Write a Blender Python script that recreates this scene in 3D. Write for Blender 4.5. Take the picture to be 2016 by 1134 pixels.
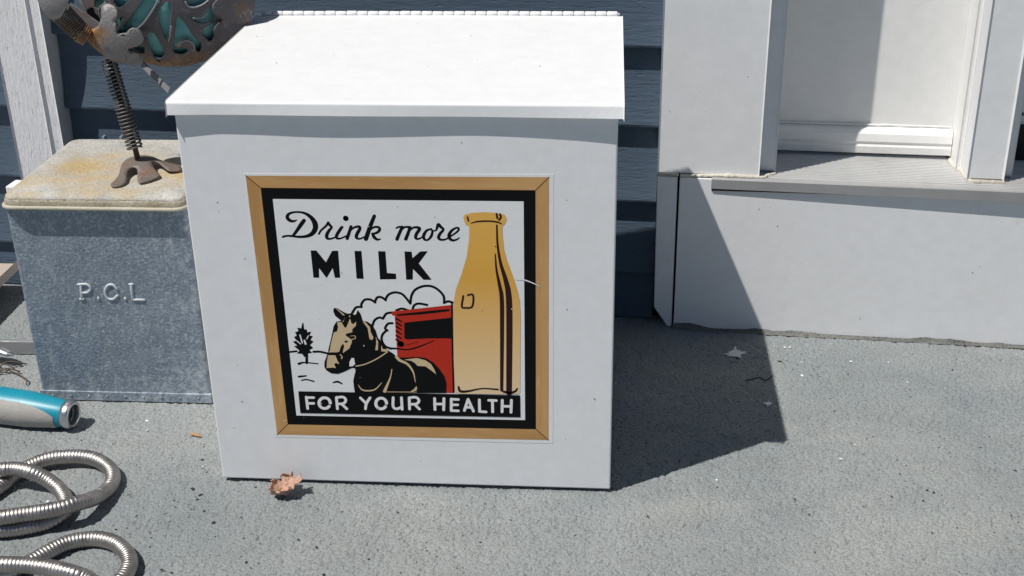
import bpy, bmesh, math, random
import numpy as np
from mathutils import Vector, Matrix
from mathutils import noise as mnoise

for _o in list(bpy.data.objects): bpy.data.objects.remove(_o)
sc = bpy.context.scene

# ---------------------------------------------------------------- camera
cam_d = bpy.data.cameras.new("camera"); cam = bpy.data.objects.new("camera", cam_d); sc.collection.objects.link(cam)
cam_d.sensor_fit = "HORIZONTAL"; cam_d.sensor_width = 36.0; cam_d.lens = 44.1501
cam_d.clip_start = .02; cam_d.clip_end = 1000
CR = [[0.9971, 0.074573, -0.015179], [-0.017856, 0.423129, 0.905893], [-0.073978, 0.902995, -0.423234]]   # right, up, forward
cam.matrix_world = Matrix(((CR[0][0], CR[1][0], -CR[2][0], 0.19118), (CR[0][1], CR[1][1], -CR[2][1], -1.06882), (CR[0][2], CR[1][2], -CR[2][2], 0.72764), (0, 0, 0, 1)))
sc.camera = cam
sc.render.resolution_x, sc.render.resolution_y = 1024, 576

# ---------------------------------------------------------------- sky, sun, exposure
SUN = Vector((.400, .2505, -.8816)).normalized()      # direction the light travels
world = bpy.data.worlds.new("World"); sc.world = world; world.use_nodes = True
wn = world.node_tree; bg = wn.nodes["Background"]
sky = wn.nodes.new("ShaderNodeTexSky"); sky.sky_type = "NISHITA"; sky.sun_disc = False; sky.air_density = .8; sky.dust_density = .2; sky.ozone_density = 1.6
sky.sun_elevation = math.asin(-SUN.z); sky.sun_rotation = math.atan2(-SUN.x, -SUN.y)
wn.links.new(sky.outputs["Color"], bg.inputs["Color"]); bg.inputs["Strength"].default_value = .05
sun_d = bpy.data.lights.new("sun", "SUN"); sun = bpy.data.objects.new("sun", sun_d); sc.collection.objects.link(sun)
sun_d.energy = 4.9; sun_d.angle = math.radians(.53); sun_d.color = (1.0, .965, .91)
sun.rotation_euler = SUN.to_track_quat("-Z", "Y").to_euler(); sun.location = (-2, -2, 4)
sc.cycles.use_denoising = True
sc.view_settings.view_transform = "Standard"; sc.view_settings.look = "None"
sc.view_settings.exposure = 0.0; sc.view_settings.gamma = 1.0; sc.view_settings.use_curve_mapping = False

# ---------------------------------------------------------------- measured shapes (metres; sign art in millimetres on the box front)
HOUSE_O = (.284, .3734, 0.0); HOUSE_YAW = math.radians(-4.5)
ART = {"sticker":[[-141.53,338.14],[143.02,340.79],[141.97,56.35],[-140.41,55.18]],"wood_out":[[-140.4,336.03],[138.87,337.97],[137.64,60.17],[-137.63,58.13]],"black_out":[[-127.54,324.36],[126.53,325.25],[125.17,72.43],[-125.53,70.47]],"white_out":[[-117.23,313.52],[115.62,314.3],[114.45,82.7],[-115.65,81.22]],"banner":[[-111.19,109.39],[109.85,110.95],[109.93,85.89],[-111.37,84.33]],"mitre":[[[-140.4,336.03,0.85],[-127.54,324.36,0.85]],[[138.87,337.97,0.85],[126.53,325.25,0.85]],[[137.64,60.17,0.85],[125.17,72.43,0.85]],[[-137.63,58.13,0.85],[-125.53,70.47,0.85]]],"script":{"D":[[[-96.55,292.78,1.12],[-99.83,291.58,2.45],[-102.94,292.3,3.35],[-105.15,294.86,3.57],[-104.22,298.04,2.9],[-100.41,300.2,2.23],[-94.47,300.86,2.01],[-88.25,299.71,2.68],[-82.72,295.67,4.01],[-79.57,289.96,5.13],[-79.78,284.18,4.91],[-83.68,278.79,4.01],[-90.27,276.26,2.9],[-97.59,275.95,2.45],[-102.1,276.56,2.23],[-106.64,276.77,2.01],[-109.89,276.14,2.23],[-111.51,275.43,1.78]],[[-89.59,292.5,3.57],[-92.86,288.32,3.79],[-97.51,281.96,3.12],[-101.09,277.54,2.45],[-103.95,276.23,1.78]]],"r":[[[-76.65,279.19,2.01],[-74.27,282.81,2.01],[-69.38,287.23,2.23],[-66.85,290.63,2.68]],[[-67.06,290.34,2.68],[-65.27,287.77,2.68],[-64.04,286.06,2.23],[-66.84,282.64,2.9],[-69.16,278.54,3.35],[-69.25,275.14,3.12],[-66.31,274.31,2.01],[-62.58,275.54,1.78],[-59.28,277.24,1.56]]],"i":[[[-54.24,286.5,2.9],[-57.06,282.6,3.12],[-59.95,277.91,3.12],[-59.8,275.1,2.68],[-56.55,274.86,1.78],[-52.05,276.87,1.67],[-49.04,278.37,1.56]],[[-50.09,295.29,5.35],[-50.01,295.1,5.35]]],"n":[[[-45.71,287.11,2.9],[-47.62,281.78,3.12],[-50.19,274.96,3.35]],[[-47.91,281.58,1.56],[-43.27,285.9,2.01],[-38.22,287.13,2.68],[-37.67,284.64,3.12],[-40.42,279.96,3.35],[-41.4,276.27,3.12],[-39.06,274.75,2.01],[-35.35,275.98,1.67],[-31.87,278.16,1.56]]],"k":[[[-23.05,297.89,3.35],[-27.87,286.9,4.01],[-32.45,274.76,4.24]],[[-29.55,281.87,1.56],[-25.22,286.18,2.01],[-20.67,287.01,2.45],[-18.81,284.93,2.9],[-20.99,281.72,2.68],[-25.8,279.81,2.01]],[[-25.79,280.0,2.9],[-24.47,276.54,3.35],[-21.62,274.36,2.45],[-18.88,274.89,1.34]]],"m":[[[-3.19,286.13,1.56],[-0.88,287.32,2.01],[2.44,287.37,2.23]],[[2.53,287.37,2.9],[-0.29,281.56,3.12],[-3.17,274.95,3.35]],[[0.22,282.72,1.56],[4.49,287.11,2.01],[9.16,287.28,2.45]],[[9.69,287.19,2.9],[7.8,281.69,3.12],[5.14,275.28,3.35]],[[7.84,282.46,1.56],[12.54,286.76,2.01],[17.04,287.12,2.68],[18.48,285.51,3.12],[15.28,280.36,3.12],[14.57,276.69,2.9],[16.67,275.56,2.01],[20.34,277.26,1.56],[23.43,280.01,1.56]]],"o":[[[29.51,285.87,1.78],[25.13,284.08,2.45],[22.04,279.03,3.12],[22.76,275.18,2.45],[25.89,274.84,2.01],[29.2,278.66,2.68],[30.48,283.49,2.23],[29.15,285.87,1.78]],[[30.14,283.96,1.56],[33.92,284.5,1.56],[36.24,288.85,1.78]]],"r2":[[[34.11,284.79,1.78],[36.13,290.56,2.68],[38.53,287.93,2.9],[40.75,285.28,2.45],[37.55,281.2,2.9],[35.96,277.32,3.12],[37.76,275.23,2.45],[41.62,275.29,2.01],[45.72,277.29,1.56]]],"e":[[[45.11,277.66,1.56],[49.86,280.43,1.78],[54.27,284.15,2.01],[55.07,286.65,2.23],[52.78,287.28,2.01],[48.39,284.25,2.68],[45.91,279.89,3.35],[46.66,276.14,3.12],[49.66,274.65,2.45],[53.09,275.67,1.78],[55.29,277.25,1.34]]]},"milk":{"M":[[-85.99,262.17],[-80.49,262.26],[-72.3,250.29],[-65.42,262.22],[-59.67,262.32],[-59.73,234.41],[-64.82,234.11],[-66.34,244.25],[-72.87,233.66],[-79.42,244.01],[-80.05,234.02],[-85.6,233.92]],"I":[[-44.17,262.39],[-37.43,262.5],[-37.24,233.64],[-44.13,233.7]],"L":[[-21.71,262.58],[-14.73,262.4],[-14.56,240.24],[-6.01,239.6],[-6.04,233.93],[-21.65,233.33]],"K":[[3.22,262.71],[10.0,262.53],[10.58,255.99],[18.15,262.96],[25.39,263.28],[16.22,250.69],[27.74,233.88],[19.99,233.73],[10.48,244.66],[9.67,233.73],[3.36,233.61]]},"health":{"F":[[[-103.64,103.03,2.8],[-103.42,89.82,2.8]],[[-103.56,102.42,2.8],[-96.25,102.63,2.8]],[[-103.31,95.83,2.8],[-96.8,96.02,2.8]]],"O":[[[-79.98,96.8,3.11],[-80.41,94.89,3.11],[-81.35,93.15,3.11],[-82.71,91.75,3.11],[-84.37,90.82,3.11],[-86.16,90.47,3.11],[-87.89,90.72,3.11],[-89.41,91.55,3.11],[-90.56,92.89,3.11],[-91.23,94.58,3.11],[-91.35,96.48,3.11],[-90.92,98.39,3.11],[-89.97,100.13,3.11],[-88.61,101.52,3.11],[-86.96,102.44,3.11],[-85.18,102.78,3.11],[-83.45,102.53,3.11],[-81.94,101.71,3.11],[-80.79,100.38,3.11],[-80.11,98.69,3.11],[-79.98,96.8,3.11],[-80.41,94.89,3.11],[-81.35,93.15,3.11]]],"R":[[[-73.29,103.27,2.8],[-73.18,90.38,2.8]],[[-73.28,103.42,2.8],[-66.5,104.07,2.8],[-64.05,100.78,2.8],[-66.49,96.88,2.8],[-73.17,95.92,2.8]],[[-68.44,96.06,2.8],[-63.7,90.66,2.8]]],"Y":[[[-49.07,103.64,2.8],[-43.46,97.07,2.8]],[[-39.39,104.07,2.8],[-43.6,97.07,2.8],[-44.79,91.2,2.8]]],"O2":[[[-23.28,97.95,3.11],[-23.65,96.05,3.11],[-24.52,94.32,3.11],[-25.79,92.92,3.11],[-27.34,92.0,3.11],[-29.02,91.66,3.11],[-30.67,91.91,3.11],[-32.11,92.74,3.11],[-33.22,94.07,3.11],[-33.88,95.76,3.11],[-34.03,97.65,3.11],[-33.65,99.55,3.11],[-32.78,101.28,3.11],[-31.51,102.66,3.11],[-29.96,103.57,3.11],[-28.29,103.92,3.11],[-26.65,103.67,3.11],[-25.2,102.84,3.11],[-24.1,101.52,3.11],[-23.43,99.84,3.11],[-23.28,97.95,3.11],[-23.65,96.05,3.11],[-24.52,94.32,3.11]]],"U":[[[-16.2,104.87,2.8],[-16.76,94.77,2.8],[-13.55,92.1,2.8],[-8.62,94.08,2.8]],[[-7.91,105.1,2.8],[-7.95,91.65,2.8]]],"R2":[[[-0.17,105.01,2.8],[-0.42,92.17,2.8]],[[-0.17,105.16,2.8],[6.53,105.8,2.8],[9.43,102.39,2.8],[6.85,98.5,2.8],[0.13,97.7,2.8]],[[4.81,97.83,2.8],[9.5,92.46,2.8]]],"H":[[[25.13,105.11,2.8],[25.0,92.29,2.8]],[[34.44,105.37,2.8],[33.67,92.24,2.8]],[[24.86,98.71,2.8],[34.19,98.98,2.8]]],"E":[[[41.72,104.97,2.8],[41.24,91.54,2.8]],[[41.71,104.66,2.8],[48.74,104.56,2.8]],[[41.48,98.27,2.8],[47.87,98.45,2.8]],[[41.25,91.69,2.8],[48.3,91.59,2.8]]],"A":[[[58.43,105.13,2.8],[54.31,92.07,2.8]],[[58.43,105.13,2.8],[63.34,91.57,2.8]],[[56.29,95.95,2.8],[61.6,95.95,2.8]]],"L":[[[69.53,104.84,2.8],[69.45,91.44,2.8]],[[69.45,91.44,2.8],[75.82,91.17,2.8]]],"T":[[[78.78,104.49,2.8],[86.3,104.4,2.8]],[[82.48,104.6,2.8],[82.45,91.36,2.8]]],"H2":[[[92.25,105.02,2.8],[91.74,91.63,2.8]],[[101.22,105.28,2.8],[100.61,91.43,2.8]],[[91.86,98.19,2.8],[100.71,98.13,2.8]]]},"cart_red":[[-12.38,199.81],[45.39,207.93],[46.39,205.82],[44.38,111.61],[36.38,111.39],[25.57,145.32],[-9.45,150.01],[-9.61,167.23],[-9.71,195.08],[-12.38,195.98]],"cart_window":[[-0.86,188.06],[44.91,194.47],[45.74,172.19],[21.22,171.61],[1.48,169.93],[-1.52,171.08]],"cart_lines":[[[-6.95,196.1,1.83],[18.1,199.03,2.87],[42.5,202.41,2.35]],[[46.13,210.55,1.83],[45.07,168.52,1.83],[44.42,112.62,1.83]],[[-8.25,192.11,2.09],[-3.53,188.96,1.3]],[[-8.48,187.89,2.09],[-3.75,184.74,1.3]],[[-8.71,183.66,2.09],[-3.97,180.5,1.3]],[[-8.97,178.81,2.09],[-4.23,175.64,1.3]],[[-9.24,173.95,2.09],[-4.49,170.77,1.3]],[[-9.47,169.68,2.09],[-4.72,166.49,1.3]],[[-5.57,164.88,6.26],[-5.25,164.76,6.26]],[[-16.62,159.71,2.35],[-10.01,159.87,1.83],[0.92,158.9,1.57],[12.05,162.24,1.57],[27.12,169.32,0.78]],[[-0.47,163.78,0.52],[12.31,167.75,0.52]]],"cloud":[[[-50.93,197.18,2.48],[-46.7,203.26,2.48],[-41.21,203.97,2.48]],[[-41.54,203.97,2.48],[-40.97,207.55,2.48],[-37.44,211.79,2.48],[-32.02,211.9,2.48],[-27.66,209.02,2.48]],[[-28.28,209.36,2.48],[-25.38,214.41,2.48],[-21.05,214.49,2.48],[-17.44,211.61,2.48]],[[-17.96,211.95,2.48],[-14.4,217.58,2.48],[-7.8,220.08,2.48],[-1.43,218.44,2.48],[2.64,213.8,2.48],[6.14,208.54,2.48]],[[6.15,208.77,2.48],[7.63,216.85,2.48],[11.71,223.4,2.48],[19.38,227.07,2.48],[26.87,227.22,2.48],[33.14,223.83,2.48],[38.24,217.47,2.48],[38.83,210.4,2.48]],[[38.48,209.8,2.48],[42.31,211.66,2.48],[46.56,210.56,2.48]],[[8.01,202.63,2.48],[9.83,206.83,2.48],[14.23,208.7,2.48],[22.26,207.45,2.48]],[[-7.76,201.1,2.48],[-2.24,203.01,2.48],[3.62,201.34,2.48]],[[-12.23,198.62,2.48],[-17.73,197.3,2.48],[-21.32,191.82,2.48]],[[-21.29,192.18,2.48],[-25.06,192.94,2.48],[-29.61,189.83,2.48],[-32.17,183.74,2.48]],[[-12.33,187.2,2.48],[-16.72,186.5,2.48],[-19.74,181.6,2.48],[-17.69,179.22,2.48]],[[-18.55,179.44,2.48],[-22.91,174.24,2.48],[-23.82,168.12,2.48],[-20.88,162.06,2.48],[-16.07,159.72,2.48]]],"horse":[[-68.56,202.2],[-65.28,202.27],[-59.04,198.21],[-55.34,196.49],[-51.48,197.17],[-48.87,195.43],[-47.19,196.06],[-45.23,200.9],[-42.78,196.76],[-41.12,188.98],[-36.79,188.47],[-32.1,184.95],[-29.19,178.96],[-27.48,171.09],[-23.89,166.89],[-21.98,162.03],[-17.86,157.21],[-14.14,154.84],[-9.43,150.26],[-0.63,149.99],[9.33,151.1],[18.08,150.08],[25.57,145.32],[31.85,137.4],[35.97,130.02],[37.68,122.54],[36.93,111.4],[-54.29,108.89],[-54.9,116.25],[-55.02,122.58],[-53.47,128.93],[-52.05,133.36],[-52.34,137.11],[-55.69,137.02],[-62.66,133.08],[-69.59,130.01],[-76.26,130.59],[-81.04,133.86],[-82.75,137.58],[-82.19,143.22],[-79.85,148.89],[-77.74,154.52],[-76.15,160.73],[-73.92,168.16],[-71.91,175.55],[-70.03,182.89],[-66.92,187.8],[-63.03,188.49],[-61.91,188.88],[-67.56,193.82],[-69.16,198.59]],"horse_tan":[[[-66.41,187.21],[-62.02,187.31],[-59.17,181.31],[-57.48,181.96],[-53.54,191.11],[-50.68,185.14],[-47.73,188.23],[-48.02,183.99],[-52.15,179.65],[-52.04,176.61],[-57.41,175.27],[-58.91,172.8],[-55.55,170.43],[-53.01,167.43],[-53.73,164.96],[-56.38,158.74],[-62.23,154.28],[-63.39,153.63],[-61.19,161.09],[-62.07,164.15],[-64.51,161.01],[-66.63,154.79],[-76.08,154.56],[-74.3,163.24],[-72.07,170.66],[-70.32,176.19],[-67.19,176.87],[-65.72,181.77]],[[-78.04,150.79],[-70.8,150.97],[-69.04,144.8],[-67.43,141.1],[-70.88,142.51],[-72.67,140.97],[-71.33,136.62],[-74.64,137.16],[-80.5,136.39],[-79.74,143.29]],[[-41.16,188.37],[-38.97,188.42],[-34.44,182.48],[-34.2,177.63],[-31.84,171.59],[-33.13,168.51],[-35.8,169.67],[-36.71,181.21]],[[-29.17,170.44],[-27.41,166.81],[-28.3,157.58],[-30.84,157.51],[-29.54,164.31]],[[-24.66,163.2],[-23.27,158.93],[-18.88,158.67],[-18.48,155.97],[-25.07,156.42]],[[-2.95,147.7],[9.27,149.86],[17.97,147.6],[23.29,143.4],[26.33,137.26],[27.78,132.31],[22.99,136.55],[17.66,140.77],[9.96,141.2],[6.83,144.85],[3.61,146.62]],[[-58.47,191.01],[-57.79,192.83],[-60.38,187.34],[-61.1,187.93]],[[-54.42,194.1],[-52.71,195.1],[-53.45,192.32]]],"horse_white":[[[-54.9,148.26],[-52.46,148.32],[-51.82,141.5],[-54.43,139.18],[-57.79,138.85],[-57.21,143.85]]],"horse_lines":[[[-65.87,201.66,0.52],[-59.26,195.2,1.57]],[[-76.63,154.55,1.04],[-68.85,154.74,1.04]],[[-51.08,139.27,1.17],[-42.03,141.74,1.17],[-30.57,147.63,1.17],[-19.03,155.95,1.17]],[[-65.75,151.72,1.04],[-64.15,149.28,1.04],[-64.96,147.39,1.04]],[[-15.7,136.8,0.78],[-17.9,127.35,1.3],[-24.38,111.75,3.13]],[[-10.52,150.61,2.87],[-7.4,146.97,2.87],[0.11,142.81,2.35],[5.2,134.22,1.57],[6.88,122.97,0.52]],[[-50.28,118.28,0.52],[-47.25,113.28,1.3],[-41.74,111.91,1.57],[-33.78,113.65,1.3],[-26.6,121.44,0.52]],[[-24.42,111.11,0.65],[7.45,111.73,0.65]],[[1.89,112.09,0.78],[6.48,114.75,2.61],[7.52,117.94,0.78]],[[-54.32,172.29,0.78],[-49.9,172.64,0.78],[-49.86,169.95,0.78],[-53.46,168.89,0.78]]],"horse_marks":[[[-53.99,173.89],[-54.1,173.5],[-54.36,173.14],[-54.77,172.83],[-55.29,172.59],[-55.88,172.43],[-56.51,172.36],[-57.14,172.4],[-57.71,172.53],[-58.2,172.75],[-58.56,173.05],[-58.78,173.4],[-58.83,173.77],[-58.72,174.15],[-58.46,174.51],[-58.05,174.83],[-57.53,175.07],[-56.94,175.23],[-56.31,175.3],[-55.68,175.26],[-55.11,175.13],[-54.62,174.91],[-54.26,174.61],[-54.04,174.26]],[[-50.1,171.29],[-50.21,170.94],[-50.48,170.61],[-50.91,170.32],[-51.45,170.09],[-52.07,169.95],[-52.73,169.88],[-53.38,169.91],[-53.98,170.03],[-54.49,170.24],[-54.88,170.51],[-55.11,170.83],[-55.17,171.17],[-55.06,171.52],[-54.78,171.85],[-54.36,172.14],[-53.82,172.37],[-53.2,172.52],[-52.54,172.58],[-51.89,172.55],[-51.28,172.43],[-50.77,172.22],[-50.39,171.96],[-50.16,171.64]],[[-57.16,166.35],[-57.24,166.06],[-57.44,165.79],[-57.74,165.56],[-58.12,165.37],[-58.55,165.25],[-59.01,165.2],[-59.47,165.23],[-59.88,165.33],[-60.24,165.5],[-60.5,165.72],[-60.66,165.98],[-60.7,166.27],[-60.62,166.55],[-60.42,166.82],[-60.13,167.06],[-59.75,167.24],[-59.31,167.37],[-58.85,167.41],[-58.4,167.39],[-57.98,167.29],[-57.63,167.12],[-57.36,166.9],[-57.2,166.63]],[[-69.65,183.5],[-66.64,184.18],[-67.36,177.48],[-70.54,176.19]],[[-52.91,192.33],[-50.58,191.18],[-51.18,185.73],[-52.63,186.91]]],"tree":[[-99.48,185.87],[-99.23,178.58],[-96.8,178.63],[-96.51,175.59],[-92.58,176.29],[-94.6,171.97],[-91.33,171.43],[-93.91,167.08],[-91.07,165.3],[-94.93,161.52],[-92.08,158.5],[-95.96,155.93],[-93.44,152.9],[-97.39,152.18],[-101.68,147.72],[-103.59,151.41],[-109.12,151.89],[-106.05,155.07],[-111.19,159.89],[-107.79,160.59],[-111.86,164.81],[-107.85,166.14],[-110.3,169.76],[-107.36,171.67],[-108.69,175.31],[-105.26,176.61],[-106.04,180.25],[-102.22,179.73],[-100.64,185.24]],"tree_lines":[[[-99.01,152.76,2.87],[-99.98,141.53,2.87]],[[-107.9,140.45,2.87],[-102.17,141.97,1.57],[-88.85,140.93,1.3]],[[-116.24,153.33,2.09],[-108.9,154.38,2.09]],[[-92.22,154.17,2.35],[-85.53,154.33,2.35],[-76.81,152.31,2.35]],[[-109.18,125.95,2.35],[-101.78,127.03,1.57]],[[-106.73,121.84,1.57],[-101.57,122.86,1.57],[-94.43,120.9,1.57]],[[-75.38,120.14,1.3],[-70.8,121.27,2.35],[-66.48,119.11,1.57]]],"tree_gaps":[[[-103.97,172.36,1.3],[-102.51,163.8,1.3]],[[-107.65,165.89,1.04],[-104.28,162.53,1.04]],[[-100.07,166.32,1.83],[-99.28,162.65,1.83]],[[-95.71,171.94,0.91],[-97.69,168.22,0.91]]],"bottle":[[59.75,297.01],[61.15,300.48],[67.66,302.3],[78.97,303.33],[90.23,302.63],[98.24,301.02],[99.77,296.73],[98.08,292.38],[95.62,289.74],[95.62,281.03],[96.82,267.0],[99.08,256.41],[103.77,242.19],[108.47,226.02],[110.79,213.29],[111.43,198.56],[109.87,113.6],[106.94,112.14],[50.04,110.96],[45.77,112.82],[45.62,147.91],[46.84,197.16],[47.86,211.99],[50.48,224.88],[55.94,239.5],[61.45,257.53],[63.84,271.74],[64.76,280.54],[65.02,289.28],[61.66,290.96]],"bottle_lines":[[[66.89,292.26,1.02],[73.9,294.1,1.63],[85.22,294.44,1.63],[91.65,293.5,1.63],[95.17,291.82,1.02]],[[63.67,298.27,1.63],[64.52,294.48,1.63]],[[90.69,301.77,2.03],[91.25,297.47,2.03]],[[93.74,301.47,2.03],[94.49,298.73,2.03],[92.99,295.77,2.03]],[[90.62,290.54,1.63],[90.9,272.19,2.03],[93.29,252.74,2.85],[97.89,234.88,4.47],[100.43,218.57,5.69],[100.58,187.16,6.1],[99.05,113.3,5.69]],[[88.56,261.55,1.22],[89.38,245.52,2.03],[92.02,229.33,3.25],[93.76,216.61,4.07],[93.55,187.0,4.07],[91.88,116.05,3.25]],[[57.23,217.7,2.03],[55.54,206.62,2.03],[59.01,205.21,2.03],[65.41,206.83,2.03],[66.58,218.8,2.03],[61.59,218.7,2.03]],[[49.43,118.82,2.03],[51.0,113.95,2.85],[58.78,114.16,2.44],[72.66,117.49,1.63],[88.12,116.93,2.03]],[[94.09,114.54,2.85],[100.08,113.33,2.85],[105.27,115.44,2.44],[107.19,118.43,1.63]]],"scratch":[[[105.32,236.46,0.41],[115.18,235.57,1.22],[125.0,231.78,1.02],[129.91,228.62,0.41]]]}
PCL = [[[-389.49,148.02],[-390.7,130.08]],[[-392.37,148.28],[-382.37,148.78],[-378.79,143.85],[-383.42,138.74],[-390.46,138.6]],[[-392.7,130.36],[-388.83,130.75]],[[-371.68,131.73],[-371.14,131.43]],[[-348.79,143.82],[-352.69,148.74],[-358.67,147.68],[-363.06,140.09],[-361.06,132.27],[-354.81,131.13],[-349.45,135.65]],[[-340.95,132.05],[-340.41,131.74]],[[-331.93,149.76],[-332.66,130.96]],[[-332.66,130.96],[-319.26,130.92]],[[-333.38,149.74],[-329.89,149.8]]]
HOSE = [[-0.4598,-0.0688,0.0075],[-0.4428,-0.0593,0.0075],[-0.429,-0.0478,0.0075],[-0.4228,-0.0332,0.0075],[-0.4175,-0.0161,0.0075],[-0.41,0.0027,0.0075],[-0.3909,0.0155,0.0105],[-0.3659,0.02,0.0115],[-0.3426,0.018,0.0105],[-0.3226,0.0061,0.0075],[-0.3118,-0.0117,0.0075],[-0.3095,-0.0306,0.0075],[-0.3124,-0.0558,0.0135],[-0.3215,-0.0799,0.0225],[-0.3375,-0.0914,0.0235],[-0.3649,-0.0996,0.0225],[-0.3864,-0.1064,0.0225],[-0.4123,-0.1049,0.0188],[-0.447,-0.0913,0.015],[-0.4798,-0.0615,0.015],[-0.4811,-0.0307,0.015],[-0.4517,-0.0224,0.0188],[-0.4236,-0.025,0.0225],[-0.409,-0.0229,0.0225],[-0.3903,-0.0272,0.0225],[-0.3742,-0.0285,0.015],[-0.359,-0.0365,0.009],[-0.3474,-0.05,0.0075],[-0.3402,-0.0645,0.0075],[-0.34,-0.0802,0.0075],[-0.3491,-0.0913,0.0075],[-0.3673,-0.1005,0.0075],[-0.3893,-0.1065,0.0075],[-0.4125,-0.1093,0.0075],[-0.4397,-0.1167,0.0075],[-0.445,-0.1421,0.0075],[-0.4187,-0.1704,0.0075],[-0.3867,-0.1758,0.0075],[-0.3647,-0.1728,0.0075],[-0.3481,-0.1656,0.0075],[-0.3375,-0.1522,0.0075],[-0.3275,-0.1367,0.0075],[-0.3144,-0.122,0.0075],[-0.2943,-0.1147,0.0075],[-0.2752,-0.1176,0.0075],[-0.2593,-0.1282,0.0075],[-0.2469,-0.1445,0.0075],[-0.2428,-0.1607,0.0075],[-0.244,-0.175,0.0075],[-0.2497,-0.1859,0.0075],[-0.2595,-0.1885,0.0112],[-0.2715,-0.1845,0.0165],[-0.2823,-0.1842,0.021],[-0.3069,-0.1794,0.0225],[-0.331,-0.1769,0.0225],[-0.3539,-0.1773,0.0225],[-0.3874,-0.1711,0.015],[-0.4178,-0.1721,0.0075]]
LEAF = [-0.1291,-0.0224,0.0]
CHIP = [[-0.2634,0.0861,0.0],[-0.2475,0.0826,0.0]]
SPLAT = [[0.351,0.3048,0.0],[0.3779,0.1847,0.0]]
WHITE = [[0.5331,0.2912,0.0],[0.5456,0.2444,0.0],[0.4008,0.3271,0.0],[0.4135,0.325,0.0],[0.4198,0.3253,0.0],[0.429,0.2876,0.0],[0.4251,0.2534,0.0],[0.4881,0.2916,0.0],[0.442,0.074,0.0],[0.3088,0.0271,0.0],[0.4612,0.1039,0.0],[0.2054,0.2246,0.0],[-0.3922,0.0484,0.0],[-0.313,0.0932,0.0],[-0.3205,0.1135,0.0],[-0.2294,0.0249,0.0],[-0.3218,-0.0486,0.0],[-0.3676,-0.0466,0.0]]
DARK = [[-0.217,-0.0351,0.0],[-0.2353,-0.0485,0.0],[-0.2341,0.0384,0.0],[-0.2255,0.0193,0.0],[-0.222,0.0146,0.0],[-0.227,-0.0166,-0.0],[-0.2158,-0.0269,0.0],[-0.2815,-0.0894,0.0],[-0.2714,-0.0863,0.0],[-0.3754,-0.047,0.0],[-0.1341,-0.1043,0.0],[-0.1395,-0.1336,0.0],[-0.0633,-0.1468,0.0],[-0.0787,-0.1068,0.0],[-0.0991,-0.0951,0.0],[-0.1521,-0.0964,0.0],[-0.2038,-0.0546,0.0],[-0.1889,-0.0735,0.0],[0.5185,0.0197,-0.0],[0.5243,0.0164,0.0],[0.403,0.2877,0.0],[0.2015,0.147,0.0],[0.2032,0.1221,0.0],[-0.216,-0.1484,-0.0],[-0.205,-0.1523,0.0],[-0.2181,-0.0519,0.0]]
TWIG = [[0.331,0.1986,0.0],[0.3374,0.185,0.0]]
CRACK = [[0.3571,0.2379,0.0],[0.3664,0.242,0.0],[0.3745,0.2461,0.0],[0.3816,0.2403,0.0],[0.3898,0.2505,0.0]]
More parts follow.
